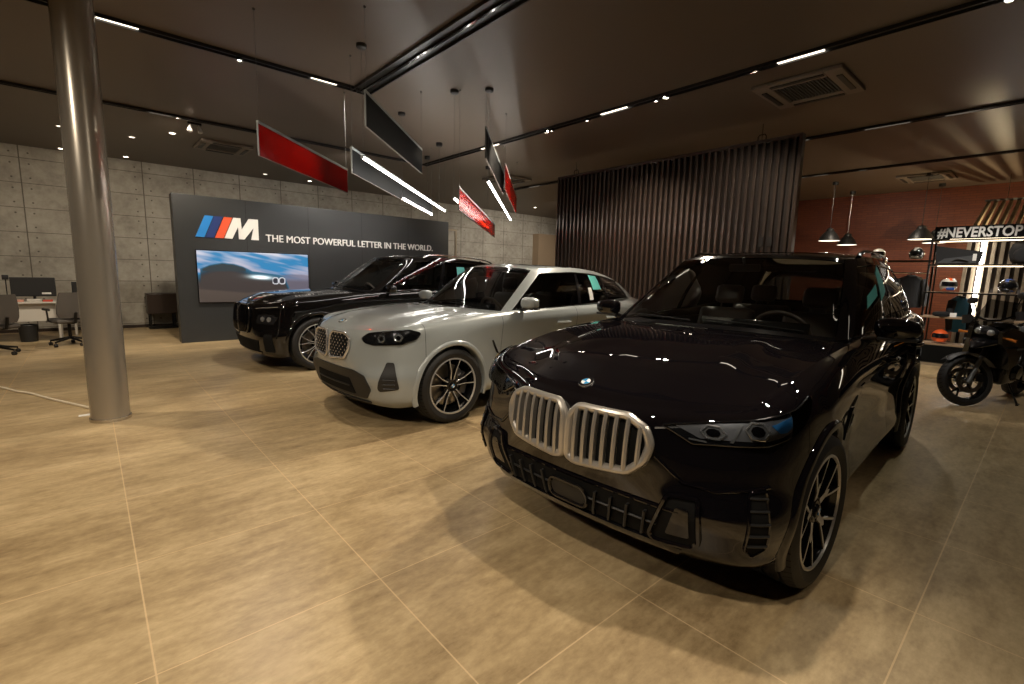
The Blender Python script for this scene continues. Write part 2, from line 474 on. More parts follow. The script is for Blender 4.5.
def thing(name, label, cat, loc=(0, 0, 0), rz=0, group=None):
    o = bpy.data.objects.new(name, None); COL.objects.link(o)
    o.empty_display_size = 0.1
    o.location = loc; o.rotation_euler = (0, 0, rz)
    return tag(o, label, cat, group)
def struct(name, mb, mats, label=None, **k):
    o = mb.build(name, mats, **k); o['kind'] = 'structure'
    if label: o['label'] = label
    return o
def copy_tree(o, parent=None):
    c = o.copy(); COL.objects.link(c)
    if parent: c.parent = parent
    for ch in [x for x in bpy.data.objects if x.parent == o]: copy_tree(ch, c)
    return c

# ================================================================== ROOM
X0, X1, Y0, Y1 = -7.0, 16.3, -7.0, 14.6
struct('floor', MB().box(X0, X1, Y0, Y1, -0.12, 0.0), 'floor', smooth=False, label='beige stone-look tiled showroom floor with pale grout lines')
struct('ceiling', MB().box(X0, X1, Y0, Y1, CEIL, CEIL + 0.12), 'ceiling_paint', smooth=False, label='dark brown painted showroom ceiling')
struct('wall_back', MB().box(X0, X1, Y1, Y1 + 0.2, 0, CEIL), 'concrete', smooth=False, label='exposed concrete panel wall with tie holes')
struct('wall_right', MB().box(X1, X1 + 0.2, Y0, Y1, 0, CEIL), 'brick', smooth=False, label='red brick wall behind the motorcycle corner')
struct('wall_left', MB().box(X0 - 0.2, X0, Y0, Y1, 0, CEIL), 'dark_plaster', smooth=False, label='dark wall out of view on the left')
struct('wall_front', MB().box(X0, X1, Y0 - 0.2, Y0, 0, CEIL), 'dark_plaster', smooth=False, label='dark wall out of view behind')
struct('wall_pier', MB().box(13.96, 15.3, 14.25, 14.6, 0, 3.16), 'tan_plaster', smooth=False, label='tan plaster pier against the concrete wall')
struct('baseboard_back', MB().box(X0, 13.96, 14.57, 14.6, 0, 0.07), 'dark_wood', smooth=False)
struct('baseboard_right', MB().box(16.27, 16.3, Y0, 14.25, 0, 0.09), 'dark_wood', smooth=False)

# ------------------------------------------------------------------ column
colm = thing('support_column', 'round grey painted steel column standing left of the cars', 'column', (0.07, 5.98, 0))
MB().lathe([(0.152, 0.02), (0.152, CEIL)], 64).build('shaft', 'column_paint', colm)
mb = MB().lathe([(0.152, 0.0), (0.162, 0.0), (0.162, 0.030), (0.1525, 0.032)], 64)
mb.build('base_ring', 'steel', colm)['label'] = 'thin bright metal ring round the foot'

# ------------------------------------------------------------------ ceiling tracks
def track(label, p0, p1, width=0.11, lin=(), grp='lighting tracks in the ceiling', trough=False):
    """track running along x or y, with glowing linear inserts lin=[(a,b)]"""
    (xa, ya), (xb, yb) = p0, p1
    t = thing('lighting_track', label, 'ceiling track', (xa, ya, CEIL), 0, grp)
    alongx = abs(xb - xa) > abs(yb - ya); L = (xb - xa) if alongx else (yb - ya); h = width / 2; hz = 0.035
    def bx(mb, a, b, c, d, z0, z1):
        if alongx: mb.box(a, b, c, d, z0, z1)
        else: mb.box(c, d, a, b, z0, z1)
        return mb
    m = MB()
    bx(m, 0, L, -h, -h + 0.014, -hz, 0); bx(m, 0, L, h - 0.014, h, -hz, 0); bx(m, 0, L, -h + 0.014, h - 0.014, -0.006, 0)
    bx(m, 0, 0.012 if L > 0 else -0.012, -h, h, -hz, 0); bx(m, L - 0.012, L, -h, h, -hz, 0)
    m.build('channel', 'track_black', t, smooth=False)
    if trough:
        m = MB(); bx(m, 0.05, L - 0.05, -0.012, 0.012, -0.03, -0.006); m.build('rail', 'black_gloss', t, smooth=False)
    for (a, b) in lin:
        m = MB(); bx(m, a, b, -h + 0.02, h - 0.02, -0.020, -0.008)
        m.build('linear_light', 'linear_light', t, smooth=False)
    return t
track('black ceiling track with bright inserts left of the column, nearest of the two running left', (X0 + 0.3, 6.5), (2.90, 6.5), 0.11, lin=[(6.95, 7.28), (9.0, 9.32), (4.0, 4.4), (1.6, 2.0)])
track('thin black ceiling track further back on the left, over the grey sign wall', (X0 + 0.3, 9.72), (5.78, 9.72), 0.09, lin=[(7.62, 7.92), (3.0, 3.3)])
track('wide black recessed trough crossing the ceiling at top centre', (2.95, -4.0), (2.95, 6.56), 0.26, trough=True)
track('black ceiling track running over the dark SUV with a pair of bright spots', (5.90, -5.0), (5.90, 9.78), 0.12, lin=[(6.9, 7.35), (9.35, 9.80), (12.2, 12.7), (4.0, 4.5)])
track('black ceiling track behind the slatted screen, second from the brick wall', (9.30, -5.0), (9.30, 11.0), 0.09, lin=[(6.0, 6.35), (6.75, 7.3), (8.1, 8.35), (14.6, 15.0)])
track('black ceiling track nearest the brick wall, above the pendant lamps', (12.55, -5.0), (12.55, 11.0), 0.09, lin=[(8.0, 8.12), (8.7, 9.0), (9.15, 9.35)])

def spotlight(x, y, label, tx, ty):
    t = thing('track_spotlight', label, 'spotlight', (x, y, CEIL - 0.01), 0, 'small spotlights in the ceiling tracks')
    m = MB().lathe([(0.006, 0.0), (0.03, 0.0), (0.032, -0.05), (0.028, -0.055), (0.026, -0.040), (0.001, -0.038)], 20)
    m.build('housing', 'black_metal', t)
    MB().lathe([(0.0001, -0.0405), (0.025, -0.0405)], 20).build('lens', 'spot_face', t)
for (x, y, lb) in [(5.90, 3.70, 'glaring small spotlight in the track above the dark SUV, brighter of the pair'), (5.90, 3.86, 'small spotlight beside the glaring one above the dark SUV'),
                   (5.90, 5.80, 'small spotlight over the pale SUV, right one of its pair'), (5.90, 5.93, 'small spotlight over the pale SUV, left one of its pair'),
                   (1.49, 6.5, 'single small spotlight in the left ceiling track'), (5.90, 5.05, 'small spotlight between the two pairs in the long track'),
                   (5.9, 0.55, 'small spotlight at the top right end of the long track')]:
    spotlight(x, y, lb, 0, 0)

# recessed downlights on the left
for i, (x, y, lb) in enumerate([(1.36, 11.04, 'small round downlight just right of the column, above the sign'), (0.83, 11.96, 'small round downlight close to the column edge'),
                 (0.85, 14.20, 'small round downlight by the concrete wall right of the column'), (3.64, 13.87, 'small round downlight over the left end of the red panel'),
                 (4.79, 13.96, 'small round downlight over the middle of the sign wall'), (-0.17, 12.02, 'small round downlight left of the column'),
                 (-0.22, 14.3, 'small round downlight left of the column by the concrete wall'), (12.3, 12.8, 'small round downlight near the slatted screen by the far wall')]):
    t = thing('downlight', lb, 'downlight', (x, y, CEIL), 0, 'small recessed downlights')
    MB().lathe([(0.045, 0.0), (0.065, 0.0), (0.063, -0.008), (0.046, -0.008), (0.046, 0.0)], 20).build('trim_ring', 'white_plastic', t)
    MB().lathe([(0.0001, -0.004), (0.046, -0.004)], 20).build('lens', 'downlight_face' if i % 2 == 0 or i > 5 else 'linear_light', t)
# twin adjustable spotlight near column
t = thing('twin_spotlight', 'pair of small white swivel spotlights on a ceiling bar right of the column', 'spotlight', (1.55, 9.98, CEIL))
MB().box(-0.10, 0.10, -0.02, 0.02, -0.03, 0).build('ceiling_bar', 'black_metal', t, smooth=False)
for sx in (-1, 1):
    m = MB().tube([(0.06 * sx, 0, -0.03), (0.06 * sx, 0, -0.07)], 0.008).tube([(0.06 * sx, 0, -0.06), (0.075 * sx, -0.03, -0.15)], 0.033, 16, radii=[0.026, 0.038])
    m.build('lamp_head', 'white_plastic', t)

# ------------------------------------------------------------------ air conditioning cassettes
def cassette(x, y, label, s=0.92, sy=None, rz=0):
    t = thing('air_conditioner', label, 'ceiling air conditioner', (x, y, CEIL), rz, 'ceiling cassette air conditioners')
    sy = sy or s; hx, hy = s / 2, sy / 2
    m = MB(); z = -0.045
    for (a, b, c, d) in ((-hx, hx, -hy, -hy + 0.19), (-hx, hx, hy - 0.19, hy), (-hx, -hx + 0.19, -hy + 0.19, hy - 0.19), (hx - 0.19, hx, -hy + 0.19, hy - 0.19)):
        m.box(a, b, c, d, z, 0, bev=0.012)
    m.build('frame', 'vent_paint', t, smooth=False)
    m = MB(); n = 16
    for i in range(n):
        yy = -hy + 0.20 + (sy - 0.40) * (i + 0.5) / n
        m.box(-hx + 0.19, hx - 0.19, yy - 0.006, yy + 0.006, z + 0.012, 0)
    m.box(-hx + 0.185, hx - 0.185, -hy + 0.185, hy - 0.185, -0.012, 0)
    m.build('grille', 'vent_grey', t, smooth=False)
    for (a, b, c, d) in ((-hx + 0.2, hx - 0.2, -hy + 0.05, -hy + 0.11), (-hx + 0.2, hx - 0.2, hy - 0.11, hy - 0.05), (-hx + 0.05, -hx + 0.11, -hy + 0.2, hy - 0.2), (hx - 0.11, hx - 0.05, -hy + 0.2, hy - 0.2)):
        mb = MB().box(a, b, c, d, z - 0.012, z + 0.004, bev=0.005); mb.build('louvre', 'black_satin', t, smooth=False)
cassette(6.93, 2.36, 'square white ceiling air conditioner above the dark SUV', 0.98)
cassette(14.35, 2.25, 'ceiling air conditioner far right behind the pendant lamps', 0.95)
cassette(2.25, 11.45, 'ceiling air conditioner on the left behind the red hanging panel', 0.9)
cassette(8.2, 9.6, 'faint ceiling air conditioner beyond the hanging light tubes', 0.9)

# ------------------------------------------------------------------ sign wall
sw = thing('display_wall', 'long dark grey display wall with white slogan behind the cars', 'display wall', (1.29, 11.2, 0))
mb = MB().box(0, 6.22, 0, 0.30, 0, 2.86, bev=0.006); mb.build('board', 'sign_grey', sw, smooth=False)
for i in range(1, 5):
    MB().box(i * 1.244 - 0.002, i * 1.244 + 0.002, -0.0015, 0.001, 0.0, 2.855).build('panel_joint', 'matte_black', sw, smooth=False)
def text_mesh(txt, size, depth, mat, parent, loc, rot, width=None, bold=0.0, shear=0.0, name='lettering'):
    cu = bpy.data.curves.new(name, 'FONT'); cu.body = txt; cu.size = size; cu.extrude = depth; cu.offset = bold; cu.shear = shear
    cu.resolution_u = 3
    o = bpy.data.objects.new(name, cu); COL.objects.link(o)
    dg = bpy.context.evaluated_depsgraph_get(); dg.update()
    me = bpy.data.meshes.new_from_object(o.evaluated_get(dg)); bpy.data.objects.remove(o)
    n = len(me.vertices); co = np.empty(n * 3); me.vertices.foreach_get('co', co); co = co.reshape(-1, 3)
    if width:
        co[:, 0] = (co[:, 0] - co[:, 0].min()) * width / (np.ptp(co[:, 0]))
    me.vertices.foreach_set('co', co.ravel()); me.update()
    me.materials.clear(); me.materials.append(MATS[mat])
    o = bpy.data.objects.new(name, me); COL.objects.link(o); o.parent = parent
    o.location = loc; o.rotation_euler = rot; return o
RX = (radians(90), 0, 0)
text_mesh('THE MOST POWERFUL LETTER IN THE WORLD.', 0.21, 0.006, 'letter_white', sw, (1.60, -0.010, 2.055), RX, width=4.10, bold=0.0, name='slogan_text')
text_mesh('THE MOST POWERFUL LETTER IN THE WORLD.', 0.21, 0.005, 'letter_white', sw, (1.607, -0.010, 2.058), RX, width=4.10, bold=0.0, name='slogan_text')
# three slanted stripes and the letter
def slant(x0, wd, z0, z1, mat, nm, sh=0.30):
    MB().prism([(x0, z0), (x0 + wd, z0), (x0 + wd + sh * (z1 - z0), z1), (x0 + sh * (z1 - z0), z1)], -0.014, 0.0, 'xz').build(nm, mat, sw, smooth=False)
zA, zB = 2.07, 2.49
slant(0.34, 0.15, zA, zB, 'logo_light_blue', 'light_blue_stripe', 0.42)
slant(0.505, 0.15, zA, zB, 'logo_dark_blue', 'dark_blue_stripe', 0.42)
slant(0.67, 0.15, zA, zB, 'logo_red', 'red_stripe', 0.42)
H_ = zB - zA; s_ = 0.42
def mp_(x, z): return (x + s_ * (z - zA), z)
Mpoly = [mp_(0.915, zA), mp_(1.10, zA), mp_(1.10, zA + 0.24), mp_(1.175, zA), mp_(1.215, zA), mp_(1.345, zA + 0.24)]
# right leg stands upright in the emblem
Mp = [(0.915, zA), (1.055, zA), (1.055 + 0.115, zA + 0.245), (1.175, zA), (1.275, zA), (1.455, zA + 0.245), (1.40, zA), (1.545, zA), (1.545, zB), (1.37, zB), (1.235, zA + 0.20), (1.22, zB), (0.915 + s_ * H_, zB)]
def ear_prism(poly, y0, y1):
    from mathutils.geometry import tessellate_polygon
    tr = tessellate_polygon([[Vector((p[0], p[1], 0)) for p in poly]])
    m = MB(); n = len(poly)
    m.add([(p[0], y0, p[1]) for p in poly] + [(p[0], y1, p[1]) for p in poly],
          [list(t) for t in tr] + [[a + n for a in t][::-1] for t in tr] + [[i, (i + 1) % n, (i + 1) % n + n, i + n] for i in range(n)])
    return m
ear_prism([(a - 0.08, b) for a, b in Mp], -0.014, 0.0).build('white_letter', 'letter_white', sw, smooth=False)

# screen on the sign wall, its picture computed here
scr = thing('wall_screen', 'wide video screen showing a dark car under a cloudy evening sky', 'screen', (1.61, 11.2, 0.78))
SWd, SHt = 2.13, 1.045
MB().box(0, SWd, -0.045, -0.001, 0, SHt, bev=0.006).build('bezel', 'black_gloss', scr, smooth=False)
def screen_picture():
    nx, nz = 220, 108
    xs = np.linspace(0, 1, nx + 1); zs = np.linspace(0, 1, nz + 1)
    Xg, Zg = np.meshgrid(xs, zs, indexing='ij')
    rng = np.random.RandomState(3)
    def noise(fx, fz, seed):
        r = np.random.RandomState(seed); g = r.rand(int(fx) + 3, int(fz) + 3)
        u = Xg * fx; v = Zg * fz; i = u.astype(int); j = v.astype(int); a = u - i; b = v - j
        a = a * a * (3 - 2 * a); b = b * b * (3 - 2 * b)
        return (g[i, j] * (1 - a) * (1 - b) + g[i + 1, j] * a * (1 - b) + g[i, j + 1] * (1 - a) * b + g[i + 1, j + 1] * a * b)
    # streaky clouds falling to the right
    Zs = Zg + 0.42 * Xg
    cl = 0
    for k, (fx, fz) in enumerate([(3, 8), (6, 18), (12, 36)]):
        r = np.random.RandomState(20 + k); g = r.rand(60, 120)
        u = Xg * fx; v = Zs * fz; i = u.astype(int); j = v.astype(int); a = u - i; b = v - j
        a = a * a * (3 - 2 * a); b = b * b * (3 - 2 * b)
        cl = cl + (g[i, j] * (1 - a) * (1 - b) + g[i + 1, j] * a * (1 - b) + g[i, j + 1] * (1 - a) * b + g[i + 1, j + 1] * a * b) / (1.6 ** k)
    cl = (cl / 2.0)
    cl = np.clip((cl - 0.38) * 2.6, 0, 1)
    blue = np.array([0.02, 0.20, 0.42]); white = np.array([0.62, 0.62, 0.70]); pink = np.array([0.50, 0.40, 0.45])
    t = np.clip((1 - Zg) * 2.0, 0, 1)[..., None]
    cloudc = white * (1 - t) + pink * t
    C = blue * (1 - cl[..., None]) + cloudc * cl[..., None]
    # ground
    hor = 0.50 - 0.02 * Xg
    gr = np.clip((hor - Zg) * 14, 0, 1)[..., None]
    ground = np.array([0.085, 0.062, 0.050]) * (0.7 + 0.6 * Zg[..., None])
    C = C * (1 - gr) + ground * gr
    # hill
    hill = 0.56 + 0.03 * np.sin(Xg * 9) 
    hm = (np.clip((hill - Zg) * 30, 0, 1) * np.clip((Xg - 0.45) * 8, 0, 1))[..., None]
    C = C * (1 - hm * 0.7) + np.array([0.13, 0.12, 0.17]) * hm * 0.7
    # car body silhouette
    bx = [0.02, 0.10, 0.20, 0.30, 0.38, 0.46, 0.58, 0.70, 0.76, 0.80]; bz = [0.66, 0.74, 0.785, 0.77, 0.72, 0.63, 0.60, 0.565, 0.52, 0.30]
    top = np.interp(Xg, bx, bz, left=0.55, right=0.0)
    botl = np.interp(Xg, [0, 0.4, 0.8], [0.24, 0.16, 0.24])
    car = (np.clip((top - Zg) * 60, 0, 1) * np.clip((Zg - botl) * 30, 0, 1) * (Xg < 0.80))[..., None]
    shade = (0.35 + 1.1 * np.clip(1 - (top - Zg) / 0.12, 0, 1))[..., None]
    side = np.clip((top - Zg - 0.10) * 12, 0, 1)[..., None]
    C = C * (1 - car) + (np.array([0.010, 0.085, 0.15]) * shade * (1 - side) + np.array([0.040, 0.030, 0.028]) * side) * car
    win = ((Zg > np.interp(Xg, [0, 0.42], [0.60, 0.62])) & (Zg < top - 0.03) & (Xg < 0.40) & (Xg > 0.04))[..., None]
    C = np.where(win, np.array([0.022, 0.035, 0.042]), C)
    # headlight and kidney grille
    hx, hz = 0.535, 0.500
    d = ((Xg - hx) / 0.075) ** 2 + ((Zg - hz - 0.12 * (hx - Xg)) / 0.030) ** 2
    g1 = np.exp(-d * 0.9)[..., None]; C = C + g1 * np.array([1.6, 1.8, 1.8]) + np.exp(-d * 0.3)[..., None] * np.array([0.04, 0.07, 0.08])
    for gx in (0.672, 0.735):
        q = (np.abs((Xg - gx) / 0.031) ** 3.2 + np.abs((Zg - 0.41 - 0.02) / 0.072) ** 3.2) ** (1 / 3.2)
        ring = ((q < 1.0) & (q > 0.74))[..., None]; C = np.where(ring, np.array([0.62, 0.62, 0.66]), C)
        C = np.where((q <= 0.74)[..., None], np.array([0.02, 0.02, 0.03]), C)
    C = np.clip(C, 0, 1.6)
    V = [(x * (SWd - 0.03) + 0.015, -0.0465, z * (SHt - 0.03) + 0.015) for x in xs for z in zs]
    F = [(i * (nz + 1) + j, (i + 1) * (nz + 1) + j, (i + 1) * (nz + 1) + j + 1, i * (nz + 1) + j + 1) for i in range(nx) for j in range(nz)]
    me = bpy.data.meshes.new('picture'); me.from_pydata(V, [], F)
    ca = me.color_attributes.new('picture', 'FLOAT_COLOR', 'POINT')
    ca.data.foreach_set('color', np.concatenate([C.reshape(-1, 3), np.ones(((nx + 1) * (nz + 1), 1))], axis=1).ravel())
    m = bpy.data.materials.new('screen_picture'); m.use_nodes = True; nt = m.node_tree; b = nt.nodes['Principled BSDF']
    at = nt.nodes.new('ShaderNodeAttribute'); at.attribute_name = 'picture'
    b.inputs['Base Color'].default_value = (0.01, 0.01, 0.01, 1); b.inputs['Roughness'].default_value = 0.4
    nt.links.new(at.outputs['Color'], b.inputs['Emission Color']); b.inputs['Emission Strength'].default_value = 0.8
    me.materials.append(m)
    o = bpy.data.objects.new('picture', me); COL.objects.link(o); o.parent = scr
screen_picture()
fr = thing('wooden_frame', 'pale wooden frame standing just right of the grey display wall', 'frame', (7.62, 11.55, 0))
m = MB().box(0, 0.045, 0, 0.045, 0, 2.72).box(0.36, 0.405, 0, 0.045, 0, 2.72).box(0.045, 0.36, 0, 0.045, 2.675, 2.72).box(0.045, 0.36, 0, 0.045, 1.9, 1.94).box(0.045, 0.36, 0, 0.045, 1.0, 1.04)
m.build('rails', 'wood_slat', fr, smooth=False)

# ------------------------------------------------------------------ slatted screen
ss = thing('slatted_screen', 'tall dark brown slatted screen behind the cars', 'screen', (8.0, 2.77, 0))
LN = 4.81
MB().box(0.075, 0.095, 0.0, LN, 0.02, 3.62).build('back_panel', 'screen_back', ss, smooth=False)
for z0, z1, nm in ((0.0, 0.05, 'bottom_rail'), (3.60, 3.65, 'top_rail')):
    MB().box(-0.012, 0.11, -0.02, LN + 0.02, z0, z1, bev=0.004).build(nm, 'screen_slat', ss, smooth=False)
for y0, y1 in ((-0.05, 0.0), (LN, LN + 0.03)):
    MB().box(-0.012, 0.11, y0, y1, 0.0, 3.65, bev=0.004).build('end_post', 'screen_slat', ss, smooth=False)
slat0 = None; NS = 44
for i in range(NS):
    y = (i + 0.5) * LN / NS
    if slat0 is None:
        slat0 = MB().box(0, 0.06, -0.021, 0.021, 0.05, 3.60, bev=0.003).build('slat', 'screen_slat', ss, smooth=False); o = slat0
    else:
        o = slat0.copy(); COL.objects.link(o); o.parent = ss
    o.location = (0, y, 0)
for y in (0.55, 4.35):
    m = MB().tube([(0.04, y, 3.65), (0.04, y, 3.90)], 0.004, 6)
    m.tube([(0.04, y - 0.06, 3.65), (0.04, y - 0.06, 3.71), (0.04, y - 0.04, 3.74), (0.04, y + 0.04, 3.74), (0.04, y + 0.06, 3.71), (0.04, y + 0.06, 3.65)], 0.008, 6)
    m.build('hanger', 'black_metal', ss)
for y in (0.27, 0.40):
    MB().box(-0.022, 0.0, y - 0.035, y + 0.035, 2.02, 2.17, bev=0.004).build('wall_switch', 'black_plastic', ss, smooth=False)

# ------------------------------------------------------------------ hanging panels and light tubes
D45 = 1 / sqrt(2)
def hanging_panel(label, x, y, z0, z1, L, mat, cable_at=(0.02, None), canopy=False, white_bottom=True):
    """frame lies along the 45 degree direction of the ceiling feature"""
    t = thing('hanging_panel', label, 'hanging panel', (x, y, z0), radians(45), 'slim rectangular panels hung from the ceiling')
    h = z1 - z0
    MB().box(0.008, L - 0.008, -0.008, 0.008, 0.008, h - 0.015).build('sheet', mat, t, smooth=False)
    MB().box(0, L, -0.012, 0.012, h - 0.028, h, bev=0.003).build('top_rail', 'rail_grey', t, smooth=False)
    MB().box(0, L, -0.008, 0.008, 0, 0.007).build('bottom_edge', 'vent_paint' if white_bottom else 'alu', t, smooth=False)
    for a in (0.0, L - 0.008):
        MB().box(a, a + 0.006, -0.008, 0.008, 0.007, h - 0.018).build('end_edge', 'alu', t, smooth=False)
    for a in (0.03, L - 0.03):
        MB().tube([(a, 0, h), (a, 0, CEIL - z0)], 0.0016, 5).tube([(a, 0, CEIL - z0 - 0.02), (a, 0, CEIL - z0)], 0.011, 8).build('cable', 'thin_wire', t)
    return t
def light_tube(label, x, y, z, L, canopy=(0, 0), s=0.028):
    t = thing('light_tube', label, 'pendant light', (x, y, z), radians(45), 'long glowing tubes hung from the ceiling')
    MB().box(0, L, -s / 2, s / 2, 0, s, bev=0.008).build('diffuser', 'tube_light', t, smooth=False)
    for a in (-0.012, L - 0.008): MB().box(a, a + 0.02, -s / 2 - 0.003, s / 2 + 0.003, -0.003, s + 0.003, bev=0.003).build('end_cap', 'alu', t, smooth=False)
    h = CEIL - z
    for a in (0.03, L - 0.03):
        MB().tube([(a, 0, s), (a, 0, h)], 0.0018, 5).build('cable', 'thin_wire', t)
    MB().lathe([(0.0001, h), (0.055, h), (0.055, h - 0.035), (0.04, h - 0.045), (0.0001, h - 0.045)], 20, c=(0.03, 0.0, 0)).build('canopy', 'black_plastic', t)
    return t
hanging_panel('large red panel hung low on the left, its near end highest', 1.33, 5.26, 2.57, 2.90, 2.13, 'panel_red')
hanging_panel('black panel hung highest, in front of the long bright tube', 2.07, 4.49, 2.84, 3.17, 2.12, 'panel_black')
hanging_panel('long black panel hung behind and below the highest one', 2.39, 5.57, 2.61, 2.91, 4.05, 'panel_black')
hanging_panel('black panel hung on the right, seen nearly edge on', 4.09, 5.24, 3.02, 3.42, 2.9, 'panel_black')
hanging_panel('small red panel glowing beside a light tube over the pale SUV', 3.87, 5.53, 2.35, 2.66, 4.9, 'panel_red')
hanging_panel('narrow red panel at the right end, past the edge-on black panel', 4.91, 5.80, 2.80, 3.17, 3.2, 'panel_red')
light_tube('long bright light tube hung under the highest black panel', 2.37, 5.23, 2.72, 4.5)
light_tube('bright light tube hung under the edge-on black panel at right', 4.12, 5.22, 2.72, 4.7)
light_tube('light tube whose far end glows below the long black panel', 3.77, 6.93, 2.62, 2.05)
light_tube('light tube glowing along the small red panel', 3.83, 5.60, 2.50, 4.2)
for (x, y, lb) in [(5.14, 7.99, 'black cable canopy on the ceiling beyond the highest panel'), (5.54, 9.07, 'black cable canopy near the end of the long track'), (7.0, 8.86, 'small black cable canopy furthest right of the group')]:
    t = thing('cable_canopy', lb, 'ceiling fitting', (x, y, CEIL), 0, 'black cable canopies')
    MB().lathe([(0.0001, 0), (0.06, 0), (0.06, -0.05), (0.045, -0.065), (0.0001, -0.065)], 20).build('cup', 'black_plastic', t)
    MB().tube([(0, 0, -0.06), (0.01, 0.01, -0.4), (-0.005, 0, -0.9), (0, 0, -1.15)], 0.003, 5).build('cord', 'thin_wire', t)

# ================================================================== CARS
def herm(xs, ys, x):
    """Catmull-Rom style cubic through (xs, ys), ys may be (n, k); x array"""
    xs = np.asarray(xs, float); ys = np.asarray(ys, float); x = np.clip(np.asarray(x, float), xs[0], xs[-1])
    n = len(xs); d = (ys[1:] - ys[:-1]) / (xs[1:] - xs[:-1]).reshape((-1,) + (1,) * (ys.ndim - 1))
    m = np.empty_like(ys); m[0] = d[0]; m[-1] = d[-1]
    h = (xs[1:] - xs[:-1])
    for i in range(1, n - 1):
        m[i] = (d[i - 1] * h[i] + d[i] * h[i - 1]) / (h[i] + h[i - 1])
    i = np.clip(np.searchsorted(xs, x, side='right') - 1, 0, n - 2)
    hh = h[i]; t = (x - xs[i]) / hh
    sh = (-1,) + (1,) * (ys.ndim - 1); t = t.reshape(sh); hh = hh.reshape(sh)
    return ((2 * t**3 - 3 * t**2 + 1) * ys[i] + (t**3 - 2 * t**2 + t) * hh * m[i] + (-2 * t**3 + 3 * t**2) * ys[i + 1] + (t**3 - t**2) * hh * m[i + 1])

class Body:
    """lower body band. stations: list of (X, s, [(z, inset)...]) from front centre round to rear centre."""
    def __init__(b, st):
        # mirror first/last so that the spline crosses the centre line squarely
        b.N = len(st)
        P = [(q[0], q[1]) for q in st]
        ext = [(P[1][0], -P[1][1])] + P + [(P[-2][0], -P[-2][1])]
        u = np.arange(-1, b.N + 1)
        ud = np.linspace(0, b.N - 1, 4000)
        pd = herm(u, np.array(ext), ud)
        seg = np.hypot(*(pd[1:] - pd[:-1]).T); b.pl = np.concatenate([[0], np.cumsum(seg)]); b.ud = ud; b.pd = pd
        b.L = b.pl[-1]
        b.ps = np.interp(np.arange(b.N), ud, b.pl)          # arc position of every station
        tang = np.gradient(pd, b.pl, axis=0); tang /= np.linalg.norm(tang, axis=1)[:, None]
        b.nrm = np.stack([-tang[:, 1], tang[:, 0]], 1)       # outward: front centre tangent (0,1) -> (-1,0)
        K = len(st[0][2]); b.K = K
        b.tab = np.array([[list(q) for q in s[2]] for s in st], float)   # N,K,2
        tabe = np.concatenate([b.tab[1:2], b.tab, b.tab[-2:-1]], 0)
        pse = np.concatenate([[-b.ps[1]], b.ps, [2 * b.L - b.ps[-2]]])
        b.tabe, b.pse = tabe, pse
        b.pg = np.linspace(0, b.L, 1200)
        prof = herm(pse, tabe.reshape(len(pse), -1), b.pg).reshape(-1, K, 2)
        b.tg = np.linspace(0, 1, 161)
        # along t
        pr = np.transpose(prof, (1, 0, 2)).reshape(K, -1)
        g = herm(np.linspace(0, 1, K), pr, b.tg).reshape(len(b.tg), len(b.pg), 2)
        b.G = np.transpose(g, (1, 0, 2))                     # p,t,2
    def _bil(b, A, p, t):
        fp = np.clip(p / b.L, 0, 1) * (len(b.pg) - 1); ft = np.clip(t, 0, 1) * (len(b.tg) - 1)
        i = np.minimum(fp.astype(int), len(b.pg) - 2); j = np.minimum(ft.astype(int), len(b.tg) - 2)
        a = (fp - i)[..., None]; c = (ft - j)[..., None]
        return A[i, j] * (1 - a) * (1 - c) + A[i + 1, j] * a * (1 - c) + A[i, j + 1] * (1 - a) * c + A[i + 1, j + 1] * a * c
    def S(b, p, t):
        """p signed arc position (negative = left/near side), t in 0..1"""
        p = np.asarray(p, float); t = np.asarray(t, float); p, t = np.broadcast_arrays(p, t)
        sg = np.where(p < 0, -1.0, 1.0); q = np.abs(p)
        zi = b._bil(b.G, q, t)
        X = np.interp(q, b.pl, b.pd[:, 0]); s = np.interp(q, b.pl, b.pd[:, 1])
        nx = np.interp(q, b.pl, b.nrm[:, 0]); ns = np.interp(q, b.pl, b.nrm[:, 1])
        return np.stack([X - nx * zi[..., 1], sg * (s - ns * zi[..., 1]), zi[..., 0]], -1)
    def t_of_z(b, p, z):
        p = np.asarray(p, float); z = np.asarray(z, float); p, z = np.broadcast_arrays(p, z)
        out = np.empty(p.shape); pf = np.abs(p).ravel(); zf = z.ravel(); of = out.ravel()
        idx = np.clip((pf / b.L * (len(b.pg) - 1)).round().astype(int), 0, len(b.pg) - 1)
        for k in range(len(pf)):
            zz = b.G[idx[k], :, 0]
            of[k] = np.interp(zf[k], zz, b.tg)
        return of.reshape(p.shape)
    def Sz(b, p, z):
        return b.S(p, b.t_of_z(p, z))
    def nz(b, p, z, e=0.01):
        a = b.Sz(p + e, z) - b.Sz(p - e, z); c = b.Sz(p, z + e) - b.Sz(p, z - e)
        n = np.cross(a, c); n /= np.linalg.norm(n, axis=-1)[..., None] + 1e-12
        # outward
        ctr = b.Sz(p, z); o = np.stack([ctr[..., 0] - np.clip(ctr[..., 0], 1.0, b.pd[-1, 0] - 1.0), ctr[..., 1], np.zeros_like(ctr[..., 0])], -1)
        n *= np.sign((n * o).sum(-1))[..., None]
        return n
    def p_of_X(b, X):
        """arc position on the side where plan X is reached"""
        return float(np.interp(X, b.pd[:, 0], b.pl))

